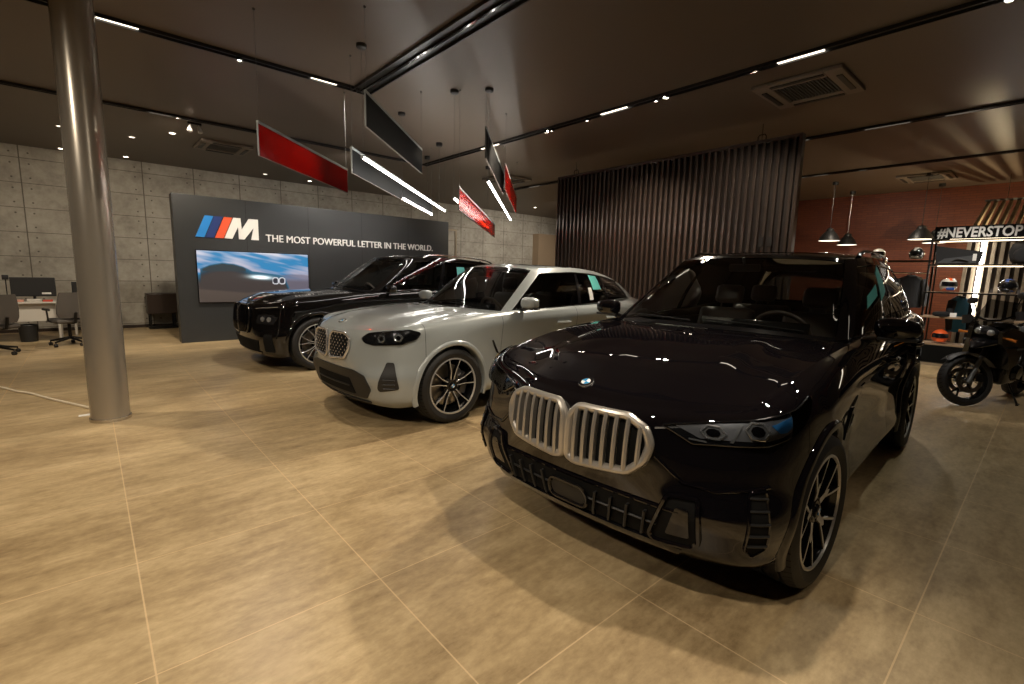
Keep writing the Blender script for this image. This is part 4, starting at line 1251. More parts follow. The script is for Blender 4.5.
    # ---- wheels
    for X, st in ((cfg['axF'], cfg.get('steer', 0)), (cfg['axR'], 0)):
        for sg in (-1, 1):
            wheel(root, X, sg, cfg['wy'], R, cfg['wW'], cfg['Rr'], cfg['wstyle'], steer=st, rot=cfg.get('wrot', 0.3) + (0.4 if X > 2 else 0))
    # ---- door handles
    for (x, z) in cfg['handles']:
        for sg in (-1, 1):
            s = side_s(x, z); par = (df if x < cfg['door_cuts'][1] else dr)[0 if sg < 0 else 1]
            m = MB(); pts = [(x - 0.12, sg * (s + 0.004), z), (x - 0.09, sg * (s + 0.030), z + 0.002), (x, sg * (s + 0.036), z + 0.004), (x + 0.09, sg * (s + 0.030), z + 0.002), (x + 0.12, sg * (s + 0.004), z)]
            m.tube(pts, 0.015, 8)
            m.build('door_handle', cfg.get('handle_mat', paint), par)
    # ---- mirrors
    mx, ms, mz = cfg['mirror']
    for sg in (-1, 1):
        m = MB()
        def warp(p):
            q = Vector((p.x, p.y, p.z))
            q.x = p.x * (1.0 if p.x < 0 else 0.35); q.z *= (1 - 0.16 * p.y)
            q = Vector((abs(q.x) ** 0.75 * (1 if q.x > 0 else -1), abs(q.y) ** 0.7 * (1 if q.y > 0 else -1), abs(q.z) ** 0.7 * (1 if q.z > 0 else -1)))
            return q
        m.ellipsoid((0, 0, 0), (0.085, 0.115, 0.066), 28, 18, warp=warp)
        for i in range(len(m.v)):
            x, y, z = m.v[i]; m.v[i] = (mx + x + 0.0, sg * (ms + 0.14 + y), mz + z)
        o = m.build('wing_mirror', cfg.get('mirror_mat', paint), root, angle=60)
        m = MB().tube([(mx - 0.0, sg * (ms - 0.03), mz - 0.085), (mx, sg * (ms + 0.05), mz - 0.075), (mx, sg * (ms + 0.12), mz - 0.045)], 0.022, 8); m.build('mirror_arm', 'black_gloss', o)
        m = MB().box(mx - 0.06, mx + 0.05, sg * (ms + 0.05), sg * (ms + 0.24), mz - 0.071, mz - 0.052, bev=0.006); m.build('mirror_base', 'black_plastic', o)
        m = MB().lathe([(0.0001, 0), (0.088, 0)], 24, 'x', c=(mx + 0.034, 0, 0))
        m = MB().box(mx + 0.030, mx + 0.036, sg * (ms + 0.045), sg * (ms + 0.235), mz - 0.045, mz + 0.045, bev=0.002); m.build('mirror_glass', 'chrome', o)
    # ---- interior
    ix = cfg['inX']
    m = MB()
    m.box(ix, Lc - 0.5, -0.84, 0.84, 0.42, 0.47)
    m.box(ix, ix + 1.2, -0.12, 0.12, 0.45, 0.86, bev=0.03)
    for sg in (-1, 1): m.box(ix + 0.1, Lc - 0.6, sg * 0.82, sg * 0.86, 0.45, cfg['beltz'] - 0.06)
    m.box(Lc - 1.15, Lc - 0.45, -0.8, 0.8, 0.47, 0.95)
    m.build('cabin_lining', 'interior_dark', root, smooth=False)
    bz = cfg['beltz']
    prof = [(ix - 0.35, bz - 0.10), (ix - 0.05, bz - 0.045), (ix + 0.20, bz - 0.04), (ix + 0.30, bz - 0.09), (ix + 0.33, bz - 0.22), (ix + 0.25, bz - 0.45), (ix - 0.3, bz - 0.45)]
    MB().prism(prof, -0.78, 0.78, 'xz').build('dashboard', 'interior_dark', root)
    MB().box(ix + 0.26, ix + 0.275, -0.62, 0.10, bz - 0.075, bz + 0.055, bev=0.005).build('dash_screen', 'black_gloss', root)
    if cfg.get('dash_sheet'): MB().box(ix + 0.0, ix + 0.20, 0.02, 0.42, bz - 0.036, bz - 0.030, bev=0.002).build('dashboard_sheet', 'paper', root, smooth=False)
    # steering wheel
    sw_ = MB(); cxy = Vector((ix + 0.44, -0.40, bz - 0.055)); ax = Vector((-0.88, 0, -0.47)).normalized(); u_ = Vector((0, 1, 0)); v_ = ax.cross(u_)
    pts = [tuple(cxy + (u_ * cos(a) + v_ * sin(a)) * 0.188) for a in np.linspace(0, 2 * pi, 41)[:-1]]
    sw_.tube(pts, 0.016, 10, closed=True)
    for a in (0, pi, 1.5 * pi if v_.z > 0 else 0.5 * pi): sw_.tube([tuple(cxy), tuple(cxy + (u_ * cos(a) + v_ * sin(a)) * 0.185)], 0.018, 8)
    sw_.ellipsoid(tuple(cxy), (0.05, 0.075, 0.07), 16, 10)
    sw_.build('steering_wheel', 'leather', root)
    def seat(x, y, wd):
        m = MB()
        m.box(x - 0.30, x + 0.24, y - wd / 2, y + wd / 2, 0.47, 0.72, bev=0.06)
        st_ = len(m.v)
        m.box(-0.075, 0.075, -wd / 2, wd / 2, 0, 0.60, bev=0.06); m.xf(Matrix.Translation((x + 0.24, y, 0.66)) @ Matrix.Rotation(radians(18), 4, 'Y'), st_)
        o = m.build('seat', cfg.get('seat_mat', 'leather'), root, angle=60)
        m = MB(); m.box(-0.05, 0.05, -0.13, 0.13, 0.64, 0.82, bev=0.045); m.tube([(0, -0.06, 0.58), (0, -0.06, 0.66)], 0.007).tube([(0, 0.06, 0.58), (0, 0.06, 0.66)], 0.007)
        m.xf(Matrix.Translation((x + 0.24, y, 0.66)) @ Matrix.Rotation(radians(16), 4, 'Y')); m.build('headrest', cfg.get('seat_mat', 'leather'), o, angle=60)
    seat(ix + 1.02, -0.38, 0.52); seat(ix + 1.02, 0.38, 0.52)
    seat(ix + 1.95, -0.38, 0.60); seat(ix + 1.95, 0.38, 0.60)
    # inside mirror
    q = Gs(np.array(0.0), np.array(0.86)); MB().box(q[0] + 0.03, q[0] + 0.06, -0.12, 0.12, q[2] - 0.06, q[2] - 0.0, bev=0.012).tube([(q[0] + 0.045, 0, q[2] - 0.02), (q[0] + 0.01, 0, q[2] + 0.05)], 0.012).build('rear_view_mirror', 'black_satin', root)
    # ---- patches on the band surface
    class K: pass
    k = K(); k.B, k.root, k.Gs, k.Gn, k.hood_bvh, k.side_s, k.cfg = B, root, Gs, Gn, hood_bvh, side_s, cfg
    def fn(off=0):
        def f(A):
            p, z = A[:, 0], A[:, 1]; return B.Sz(p, z), B.nz(p, z)
        return f
    def patch(name, poly, mat, h1, h0=-0.004, step=0.018, r=0.0, parent=root, mirror=True, only=None, angle=35):
        """poly in (p,z) given on the positive side; built on both sides unless it spans the centre"""
        if r: poly = rounded(poly, r)
        V, F = tri_patch(poly, step); res = []
        for sg in ((-1, 1) if mirror else (1,)):
            if only and sg != only: continue
            VV = [(v[0] * sg, v[1]) for v in V]
            m = solid_patch(MB(), VV, F, fn(), h0, h1); res.append(m.build(name, mat, (parent[0 if sg < 0 else 1] if isinstance(parent, list) else parent), angle=angle))
        return res
    def line(name, pts, mat, r, off, parent=root, mirror=True, closed=False, n=6, rad=None, step=0.02):
        res = []
        P2 = resample(pts, step, closed)
        for sg in ((-1, 1) if mirror else (1,)):
            A = np.array([(a * sg, z) for a, z in P2]); P = B.Sz(A[:, 0], A[:, 1]) + B.nz(A[:, 0], A[:, 1]) * off
            m = MB().tube([tuple(q) for q in P], r, n, closed=closed, radii=rad); res.append(m.build(name, mat, (parent[0 if sg < 0 else 1] if isinstance(parent, list) else parent)))
        return res
    k.patch, k.line = patch, line
    cfg['details'](k)
    # tail lamps and plate, simple but real
    pe = B.L
    patch('tail_lamp', [(pe - 0.95, 0.98), (pe - 0.55, 1.00), (pe - 0.30, 0.97), (pe - 0.30, 0.90), (pe - 0.55, 0.86), (pe - 0.93, 0.89)], 'red_lens', 0.02, r=0.02)
    patch('rear_valance', [(pe - 0.7, 0.52), (pe, 0.52), (pe, 0.30), (pe - 0.7, 0.30)], 'black_plastic', 0.012)
    return k

# ------------------------------------------------------------------ dark SUV in front
BASE_ST = [
 (0.02, 0.0,  [(.22,.13),(.28,.07),(.37,.04),(.48,.02),(.58,.0),(.70,.0),(.80,.012),(.850,.035),(.880,.080)]),
 (0.035,.35,  [(.22,.13),(.28,.07),(.37,.04),(.48,.02),(.58,.0),(.70,.005),(.80,.02),(.855,.045),(.885,.090)]),
 (0.115, .68,  [(.21,.13),(.27,.06),(.36,.025),(.47,-.004),(.58,.035),(.70,.055),(.80,.080),(.87,.115),(.90,.165)]),
 (0.25, .895,  [(.21,.12),(.27,.05),(.36,.015),(.48,-.008),(.60,.025),(.72,.042),(.83,.062),(.90,.100),(.93,.16)]),
 (0.47, .985, [(.22,.10),(.28,.04),(.38,.010),(.50,-.004),(.62,.010),(.76,.018),(.88,.035),(.945,.08),(.965,.14)]),
 (0.87, 1.0, [(.24,.09),(.32,.03),(.44,.015),(.58,.01),(.72,.0),(.84,.004),(.94,.03),(1.0,.075),(1.03,.14)]),
 (1.30, .990, [(.24,.09),(.32,.02),(.44,.02),(.60,.025),(.76,.012),(.88,.0),(.98,.02),(1.05,.06),(1.078,.11)]),
 (1.80, .975, [(.24,.08),(.32,.01),(.44,.02),(.60,.035),(.78,.015),(.92,.0),(1.02,.018),(1.08,.05),(1.105,.085)]),
 (2.60, .975, [(.24,.08),(.32,.01),(.44,.02),(.60,.038),(.78,.018),(.94,.0),(1.05,.018),(1.11,.045),(1.135,.078)]),
 (3.30, .985, [(.24,.08),(.32,.01),(.44,.02),(.60,.035),(.80,.015),(.96,.0),(1.07,.018),(1.13,.05),(1.155,.085)]),
 (3.85, 1.00, [(.24,.09),(.32,.03),(.44,.02),(.60,.015),(.80,.005),(.97,.0),(1.09,.02),(1.15,.07),(1.175,.12)]),
 (4.35, .985, [(.26,.10),(.34,.03),(.46,.015),(.60,.005),(.80,.0),(.98,.0),(1.11,.02),(1.17,.07),(1.195,.11)]),
 (4.70, .90,  [(.28,.12),(.36,.04),(.48,.01),(.60,.0),(.80,.01),(.98,.02),(1.11,.05),(1.17,.08),(1.205,.11)]),
 (4.87, .62,  [(.30,.12),(.38,.03),(.50,.0),(.62,.0),(.80,.03),(.98,.04),(1.11,.05),(1.17,.06),(1.21,.07)]),
 (4.92, 0.0,  [(.30,.12),(.38,.03),(.50,.0),(.62,.0),(.80,.04),(.98,.04),(1.11,.05),(1.17,.06),(1.21,.07)]),
]
BASE_G = [
 (1.55, 0, 1.125, 2.38, 0, 1.665, .03), (1.58, .35, 1.122, 2.40, .32, 1.66, .03), (1.68, .68, 1.105, 2.46, .56, 1.645, .02),
 (1.76, .79, 1.10, 2.53, .63, 1.63, .008), (1.93, .87, 1.112, 2.72, .672, 1.648, .015), (2.5, .895, 1.135, 2.98, .688, 1.665, .03),
 (3.05, .90, 1.15, 3.25, .69, 1.67, .03), (3.75, .895, 1.172, 3.72, .68, 1.655, .03), (4.15, .875, 1.188, 4.05, .665, 1.635, .03),
 (4.58, .80, 1.205, 4.40, .60, 1.60, .02), (4.74, .68, 1.21, 4.50, .52, 1.60, .02), (4.83, .35, 1.21, 4.56, .30, 1.61, .02), (4.85, 0, 1.21, 4.58, 0, 1.61, .02)]
def warp(st, gr, fx, fs, fz):
    xs = lambda X: float(np.interp(X, fx[0], fx[1])); zs = lambda z: float(np.interp(z, fz[0], fz[1]))
    a = [(xs(q[0]), q[1] * fs, [(zs(z), i) for (z, i) in q[2]]) for q in st]
    b = [(xs(q[0]), q[1] * fs, zs(q[2]), xs(q[3]), q[4] * fs, zs(q[5]), q[6]) for q in gr]
    return a, b, xs, zs

ST1, GR1, _x, _z = warp(BASE_ST, BASE_G, ([0, .55, .87, 3.85, 4.93], [.12, .58, .87, 3.85, 4.93]), 0.985,
    ([.2, .50, .88, 1.03, 1.14, 1.21, 1.67], [.2, .50, .895, 1.065, 1.175, 1.245, 1.70]))
def slab_bar(k, name, pa, pb, mat, w, dep, back, parent):
    """a bar standing off the fascia between two (p,z) points; thin towards the viewer, deep behind"""
    out = []
    B = k.B
    for sg in (-1, 1):
        pts = resample([pa, pb], 0.02, False); m = MB(); G = []
        for (p, z) in pts:
            P = B.Sz(np.array(p * sg), np.array(z)); N = B.nz(np.array(p * sg), np.array(z)); T = np.array([0, 1, 0.]) - N * N[1]; T /= np.linalg.norm(T)
            G.append([tuple(P + N * back - T * w * 0.35), tuple(P + N * (back + dep) - T * w * 0.5), tuple(P + N * (back + dep + w * 0.3)), tuple(P + N * (back + dep) + T * w * 0.5), tuple(P + N * back + T * w * 0.35)])
        m.grid(G); m.add([G[0][i] for i in range(5)], [(0, 1, 2, 3, 4)]); m.add([G[-1][i] for i in range(5)], [(0, 1, 2, 3, 4)])
        out.append(m.build(name, mat, parent[0 if sg < 0 else 1] if isinstance(parent, list) else parent, angle=30))
    return out
def kidney(k, poly, nbars, frame_mat, bar_mat, fr=0.017, dep=0.022, mesh=False, bar_w=0.013):
    poly = rounded(poly, 0.022)
    back = k.patch('grille', poly, 'matte_black', 0.004)
    # frame: broad bevelled surround
    k.line('grille_surround', poly, frame_mat, fr, 0.016, parent=back, closed=True, n=10)
    xs = [p[0] for p in poly]; x0, x1 = min(xs), max(xs)
    def zr(x):
        zz = []
        n = len(poly)
        for i in range(n):
            a, b = poly[i], poly[(i + 1) % n]
            if (a[0] - x) * (b[0] - x) <= 0 and a[0] != b[0]: zz.append(a[1] + (b[1] - a[1]) * (x - a[0]) / (b[0] - a[0]))
        return (min(zz), max(zz)) if len(zz) >= 2 else None
    if not mesh:
        for i in range(nbars):
            x = x0 + (x1 - x0) * (i + 0.8) / (nbars + 0.6); r = zr(x)
            if r: slab_bar(k, 'grille_bar', (x, r[0] + 0.006), (x, r[1] - 0.006), bar_mat, bar_w, dep, 0.004, back)
    else:
        for q, sgx in ((0, 1), (1, -1)):
            m_sides = {-1: MB(), 1: MB()}
            for sg in (-1, 1):
                for i in range(6):
                    for j in range(9):
                        x = x0 + (x1 - x0) * (i + 0.5 + 0.5 * (j % 2)) / 6; zz = min(p[1] for p in poly) + (max(p[1] for p in poly) - min(p[1] for p in poly)) * (j + 0.5) / 9
                        if q == 0 and inside(poly, x, zz) and inside(poly, x + 0.012, zz) and inside(poly, x - 0.012, zz):
                            P = k.B.Sz(np.array(x * sg), np.array(zz)); N = k.B.nz(np.array(x * sg), np.array(zz))
                            P = P + N * 0.012; m_sides[sg].ellipsoid(tuple(P), (0.006, 0.0075, 0.0105), 6, 4)
                if q == 0: m_sides[sg].build('grille_studs', 'chrome', back[0 if sg < 0 else 1])
    return back
def headlamp(k, poly, lenses, blue=None, step=0.014, drl=None, r=0.012, inner='lamp_inner'):
    hb = k.patch('headlamp', poly, 'lamp_housing', 0.004, r=r, step=step)
    k.patch('lamp_reflector', [( (p - sum(q[0] for q in poly) / len(poly)) * 0.90 + sum(q[0] for q in poly) / len(poly), (z - sum(q[1] for q in poly) / len(poly)) * 0.74 + sum(q[1] for q in poly) / len(poly)) for p, z in poly], inner, 0.008, r=r, parent=hb)
    for (p, z, a, b) in lenses:
        ring = [(p + a * cos(t) * (1.0), z + b * sin(t)) for t in np.linspace(0, 2 * pi, 7)[:-1]]
        k.patch('projector', ring, 'lamp_reflector', 0.012, r=0.01, parent=hb, step=0.012)
        k.line('running_light', ring, 'chrome', 0.005, 0.016, parent=hb, closed=True)
        k.patch('projector_lens', [(p + a * .6 * cos(t), z + b * .6 * sin(t)) for t in np.linspace(0, 2 * pi, 9)[:-1]], 'black_gloss', 0.017, parent=hb, step=0.012)
    if blue:
        k.patch('blue_accent', blue, 'lamp_blue', 0.013, parent=hb, step=0.012)
    k.line('lamp_rim', rounded(poly, r), 'black_gloss', 0.005, 0.010, parent=hb, closed=True)
    k.patch('lamp_cover', poly, 'lamp_glass', 0.026, h0=0.024, r=r, step=step, parent=hb)
    return hb
def hood_emblem(k, X, r):
    h = k.hood_bvh.ray_cast(Vector((X, 0, 3)), Vector((0, 0, -1)))
    if h[0]:
        n = h[1] if h[1].z > 0 else -h[1]
        emblem(k.root, h[0] + n * 0.002, n, (1, 0, 0.2), r)

def details_dark(k):
    P, L = k.patch, k.line
    KS = 0.965
    kid = kidney(k, [(a * KS, b) for a, b in [(.018, .590), (.020, .80), (.065, .847), (.35, .852), (.435, .812), (.465, .747), (.445, .672), (.37, .608), (.07, .576)]], 7, 'satin_chrome', 'satin_chrome', fr=0.021, dep=0.030, bar_w=0.021)
    headlamp(k, [(0.485, 0.841), (0.605, 0.858), (0.865, 0.898), (1.105, 0.941), (1.285, 0.988), (1.185, 0.921), (1.045, 0.841), (0.945, 0.811), (0.625, 0.778)],
             [(0.710, 0.834, .056, .028), (0.910, 0.864, .056, .034)], blue=[(0.980, 0.891), (1.185, 0.954), (1.145, 0.918), (1.025, 0.858)])
    for q_ in ([(0.785, 0.806), (0.800, 0.806), (0.843, 0.884), (0.827, 0.882)], [(0.605, 0.794), (0.685, 0.790), (0.685, 0.796), (0.605, 0.801)], [(0.975, 0.851), (1.045, 0.861), (1.045, 0.868), (0.975, 0.858)]): P('reflector_strip', q_, 'lamp_reflector', 0.014, step=0.012)
    P('lamp_trim', [(0.455, 0.826), (0.605, 0.850), (0.605, 0.843), (0.455, 0.818)], 'chrome', 0.006)
    # lower centre intake and bar
    it = P('lower_intake', [(-.55, .465), (.55, .465), (.48, .30), (-.48, .30)], 'matte_black', 0.006, mirror=False, r=0.02)[0]
    for x in (.16, .25, .34, .43):
        slab_bar(k, 'intake_fin', (x, .315), (x + 0.02, .44), 'black_satin', 0.014, 0.022, 0.004, it)
    L('intake_bar', [(-.50, .385), (.50, .385)], 'black_satin', 0.006, 0.012, parent=it, mirror=False)
    L('sensor_ring', rounded([(-.11, .325), (.11, .325), (.13, .385), (.10, .435), (-.10, .435), (-.13, .385)], 0.03), 'black_gloss', 0.010, 0.024, parent=it, mirror=False, closed=True)
    P('sensor_cover', rounded([(-.10, .335), (.10, .335), (.115, .385), (.09, .425), (-.09, .425), (-.115, .385)], 0.03), 'black_satin', 0.022, parent=it, mirror=False)
    P('lower_lip', [(-.62, .292), (.62, .292), (.60, .255), (-.60, .255)], 'black_gloss', 0.018, mirror=False)
    L('bumper_crease', [(-.60, .475), (.60, .475)], k.cfg['paint'], 0.010, 0.003, mirror=False)
    # corner intakes
    ci = P('corner_intake', [(0.460, 0.320), (0.545, 0.535), (0.675, 0.540), (0.685, 0.345), (0.660, 0.315), (0.490, 0.300)], 'matte_black', 0.006, r=0.02)
    L('intake_frame', rounded([(0.460, 0.320), (0.545, 0.540), (0.675, 0.545), (0.690, 0.345), (0.660, 0.310), (0.490, 0.295)], 0.02), k.cfg['paint'], 0.013, 0.010, parent=ci, closed=True)
    P('intake_insert', [(0.540, 0.350), (0.585, 0.495), (0.640, 0.500), (0.650, 0.360)], 'black_gloss', 0.012, r=0.015, parent=ci)
    # vertical air curtains behind the corner
    ac = P('air_curtain', [(0.875, 0.360), (0.880, 0.610), (0.955, 0.625), (0.965, 0.380), (0.910, 0.330)], 'matte_black', 0.006, r=0.015)
    for z in (.335, .385, .435, .485, .535): L('curtain_fin', [(.88, z + .055), (.958, z + .058)], 'black_satin', 0.006, 0.010, parent=ac)
    L('curtain_frame', rounded([(0.875, 0.360), (0.880, 0.610), (0.955, 0.625), (0.965, 0.380), (0.910, 0.330)], 0.015), k.cfg['paint'], 0.007, 0.006, parent=ac, closed=True)
    L('bumper_edge', [(.47, .70), (.60, .600), (.74, .590), (.97, .640)], k.cfg['paint'], 0.008, 0.002)
    # flush tow cover flap near the lip
    hood_emblem(k, 0.275, 0.041)
    for sg, z in ((1, 0),): pass
    # fender breather and sill blade
    pf = k.B.p_of_X(1.42)
    P('fender_vent', [(pf, .62), (pf + .05, .80), (pf + .09, .80), (pf + .06, .62)], 'black_gloss', 0.008)
    # dealer film strips on the near side windows
    for (u0, u1, v0, v1, mt) in ((4.35, 4.9, .30, .46, 'sticker_teal'), (5.1, 5.6, .35, .75, 'sticker_teal')):
        U, V = np.meshgrid(np.linspace(u0, u1, 8), np.linspace(v0, v1, 6), indexing='ij'); V = V + (U - u0) * 0.25
        Q = k.Gs(-U, V) + k.Gn(-U, V) * 0.004; MB().grid(Q).build('window_sticker', mt, k.root)
dark = dict(label='glossy blue-black SUV in front with big upright-barred silver kidney grille', loc=(1.66, 1.57, 0), rz=radians(2.6), group=None, dash_sheet=True,
    stations=ST1, green=GR1, length=4.92, paint='paint_black', R=0.385, axF=0.905, axR=3.86, archR=0.415, bumper_end=0.60, hood_corner=0.90,
    door_cuts=(1.66, 2.90, 3.98), rear_bumper=4.40, sill=0.335, sill_mat='paint_black', cowlX=1.70, cowl_center=(1.47, 0),
    hood_center=[(0.20, .905), (0.28, .945), (0.45, 1.01), (0.75, 1.08), (1.1, 1.13), (1.47, 1.165)], hood_crown=0.012,
    hood_lines=[(.50, .03, .012, 0.06)], gu=(3.0, 3.80, 5.90, 7.55, 8.35, 9.4), vt=0.88, roof_crown=0.055, pano=(2.66, 4.0, 0.44), rails=(4.3, 8.9),
    zlow=0.25, wy=0.848, wW=0.275, Rr=0.285, wstyle='Y', wrot=0.5, steer=radians(-3), handles=[(2.62, .96), (3.72, .98)], mirror=(1.98, .91, 1.225), inX=1.55, beltz=1.17, flare_mat='paint_black', rail_mat='black_gloss',
    details=details_dark)
kd = build_car(dark)

# ------------------------------------------------------------------ pale grey coupe SUV in the middle
ST2 = [list(q) for q in BASE_ST]
st2, gr2, fx2, fz2 = warp(BASE_ST, BASE_G, ([0, .87, 3.85, 4.93], [0, .85, 3.71, 4.75]), 0.965,
    ([.2, .88, 1.03, 1.14, 1.21, 1.67], [.2, .955, 1.055, 1.12, 1.175, 1.60]))
gr2 = [(1.42, 0, 1.1, 2.13, 0, 1.585, 0.03), (1.45, 0.34, 1.098, 2.15, 0.3, 1.58, 0.03), (1.56, 0.65, 1.085, 2.22, 0.53, 1.565, 0.02), (1.64, 0.76, 1.075, 2.29, 0.595, 1.55, 0.008), (1.8, 0.84, 1.085, 2.5, 0.64, 1.573, 0.015), (2.35, 0.865, 1.105, 2.76, 0.655, 1.59, 0.03), (2.95, 0.87, 1.125, 3.03, 0.655, 1.595, 0.03), (3.45, 0.865, 1.155, 3.4499999999999997, 0.64, 1.565, 0.03), (3.85, 0.85, 1.185, 3.79, 0.62, 1.51, 0.025), (4.18, 0.8, 1.205, 4.09, 0.585, 1.44, 0.015), (4.42, 0.66, 1.21, 4.28, 0.5, 1.395, 0.01), (4.55, 0.35, 1.21, 4.39, 0.3, 1.385, 0.01), (4.58, 0, 1.21, 4.41, 0, 1.385, 0.01)]
def details_grey(k):
    P, L = k.patch, k.line
    kidney(k, [(.024, .675), (.032, .850), (.070, .895), (.315, .895), (.385, .855), (.380, .755), (.325, .665), (.06, .640)], 8, 'chrome', 'chrome', fr=0.013, dep=0.02, mesh=True)
    headlamp(k, [(0.515, 0.865), (0.575, 0.910), (0.755, 0.933), (1.075, 0.960), (1.175, 0.935), (1.135, 0.883), (0.995, 0.835), (0.655, 0.810), (0.555, 0.825)],
             [(0.755, 0.873, .045, .036), (0.955, 0.891, .045, .034)], r=0.022, inner='lamp_housing')
    it = P('lower_intake', [(-.60, .52), (-.42, .56), (.42, .56), (.60, .52), (.66, .40), (.58, .29), (-.58, .29), (-.66, .40)], 'black_plastic', 0.010, mirror=False, r=0.03)[0]
    P('intake_mesh', [(-.36, .47), (.36, .47), (.42, .32), (-.42, .32)], 'matte_black', 0.016, mirror=False, r=0.02, parent=it)
    L('intake_bar', [(-.36, .40), (.36, .40)], 'black_satin', 0.008, 0.02, mirror=False, parent=it)
    P('lower_lip', [(-.60, .262), (.60, .262), (.58, .235), (-.58, .235)], 'black_plastic', 0.014, mirror=False)
    ac = P('corner_intake', [(.83, .665), (.91, .665), (.96, .42), (.76, .385), (.74, .415)], 'black_plastic', 0.006, r=0.02)
    for z in (.36, .40, .44): L('intake_fin', [(.81, z + .065), (.92, z + .065)], 'black_satin', 0.007, 0.010, parent=ac)
    hood_emblem(k, 0.16, 0.041)
    pf = k.B.p_of_X(1.42)
    P('fender_vent', [(pf + .03, .66), (pf - .05, .80), (pf - .03, .80), (pf + .07, .64)], 'black_gloss', 0.010)
    s0 = k.B.p_of_X(1.62); s1 = k.B.p_of_X(3.9)
    # papers stuck in the side glass
    for (u0, u1, v0, v1, mt) in ((6.60, 7.02, .38, .82, 'sticker_teal'), (6.38, 6.54, .10, .44, 'paper')):
        U, V = np.meshgrid(np.linspace(u0, u1, 6), np.linspace(v0, v1, 6), indexing='ij')
        Q = k.Gs(-U, V) + k.Gn(-U, V) * 0.004; MB().grid(Q).build('window_sticker', mt, k.root)
grey = dict(label='pale grey coupe SUV in the middle with sloping roof and chrome kidney grille', loc=(1.76, 4.77, 0), rz=radians(2.6),
    stations=st2, green=gr2, length=4.74, paint='paint_grey', R=0.378, axF=0.86, axR=3.72, archR=0.418, bumper_end=0.53, hood_corner=0.90,
    door_cuts=(1.52, 2.80, 3.72), rear_bumper=4.25, sill=0.33, sill_mat='paint_grey', cowlX=1.58, cowl_center=(1.34, 0),
    hood_center=[(0.09, .955), (0.16, .985), (0.35, 1.03), (0.7, 1.07), (1.05, 1.10), (1.34, 1.115)], hood_crown=0.02,
    hood_lines=[(.42, .03, .016, 0.06)], gu=(3.0, 3.80, 5.95, 7.25, 8.75, 9.6), vt=0.86, roof_crown=0.085, roof_pow=0.66, pano=(2.45, 3.35, 0.42), rails=None,
    zlow=0.24, wy=0.82, wW=0.255, Rr=0.282, wstyle='double', wrot=0.25, steer=0.0, handles=[(2.55, .93), (3.52, .95)], mirror=(1.86, .88, 1.185), inX=1.42, beltz=1.10, flare_mat='paint_grey',
    details=details_grey)
kg = build_car(grey)

# ------------------------------------------------------------------ black SUV at the back
st3, gr3, fx3, fz3 = warp(BASE_ST, BASE_G, ([0, .55, .87, 1.5, 3.85, 4.93], [.07, .60, .89, 1.56, 4.0, 5.2]), 0.995,
    ([.2, .88, 1.03, 1.14, 1.21, 1.67], [.2, .99, 1.10, 1.18, 1.23, 1.755]))
def details_back(k):
    P, L = k.patch, k.line
    kidney(k, [(.02, .60), (.022, .90), (.07, .955), (.32, .95), (.40, .91), (.42, .80), (.40, .62), (.33, .56), (.07, .54)], 8, 'black_gloss', 'black_gloss', fr=0.016, dep=0.022)
    hb = P('headlamp', [(.50, .90), (.56, .93), (1.0, .96), (1.02, .94), (.60, .90)], 'lamp_housing', 0.010)
    L('running_light', [(.52, .914), (.98, .948)], 'lamp_reflector', 0.006, 0.012, parent=hb)
    hb2 = P('main_headlamp', [(.54, .70), (.58, .83), (.86, .84), (.98, .80), (.90, .70)], 'lamp_housing', 0.006, r=0.015)
    for p in (.68, .82): P('projector', [(p + .045 * cos(t), .77 + .035 * sin(t)) for t in np.linspace(0, 2 * pi, 9)[:-1]], 'lamp_reflector', 0.010, parent=hb2, step=0.012)
    it = P('lower_intake', [(-.62, .46), (.62, .46), (.56, .29), (-.56, .29)], 'matte_black', 0.006, mirror=False, r=0.02)[0]
    P('lower_lip', [(-.60, .285), (.60, .285), (.58, .25), (-.58, .25)], 'steel', 0.014, mirror=False)
    ci = P('corner_intake', [(.72, .30), (.76, .56), (.90, .56), (.92, .30)], 'matte_black', 0.006, r=0.02)
    hood_emblem(k, 0.25, 0.041)
    for (u0, u1, v0, v1, mt) in ((6.45, 6.75, .40, .72, 'sticker_teal'),):
        U, V = np.meshgrid(np.linspace(u0, u1, 6), np.linspace(v0, v1, 6), indexing='ij')
        Q = k.Gs(-U, V) + k.Gn(-U, V) * 0.004; MB().grid(Q).build('window_sticker', mt, k.root)
back = dict(label='black SUV at the back nearest the grey display wall, nose beside the video screen', loc=(1.60, 8.14, 0), rz=radians(1.5),
    stations=st3, green=gr3, length=5.16, paint='paint_black_plain', R=0.40, axF=0.90, axR=3.99, archR=0.44, bumper_end=0.56, hood_corner=0.90,
    door_cuts=(1.66, 3.02, 4.12), rear_bumper=4.62, sill=0.335, sill_mat='paint_black_plain', cowlX=1.76, cowl_center=(1.50, 0),
    hood_center=[(0.16, .99), (0.22, 1.03), (0.35, 1.085), (0.7, 1.13), (1.1, 1.16), (1.50, 1.175)], hood_crown=0.012,
    hood_lines=[(.50, .03, .012, 0.06)], gu=(3.0, 3.80, 5.90, 7.55, 8.35, 9.4), vt=0.88, roof_crown=0.03, pano=(2.8, 4.2, 0.44), rails=(4.3, 8.9),
    zlow=0.25, wy=0.845, wW=0.285, Rr=0.298, wstyle='multi', wrot=0.2, steer=0.0, handles=[(2.72, .96), (3.85, .98)], mirror=(2.06, .92, 1.215), inX=1.62, beltz=1.17, flare_mat='paint_black_plain', rail_mat='chrome',
    details=details_back)
kb = build_car(back)

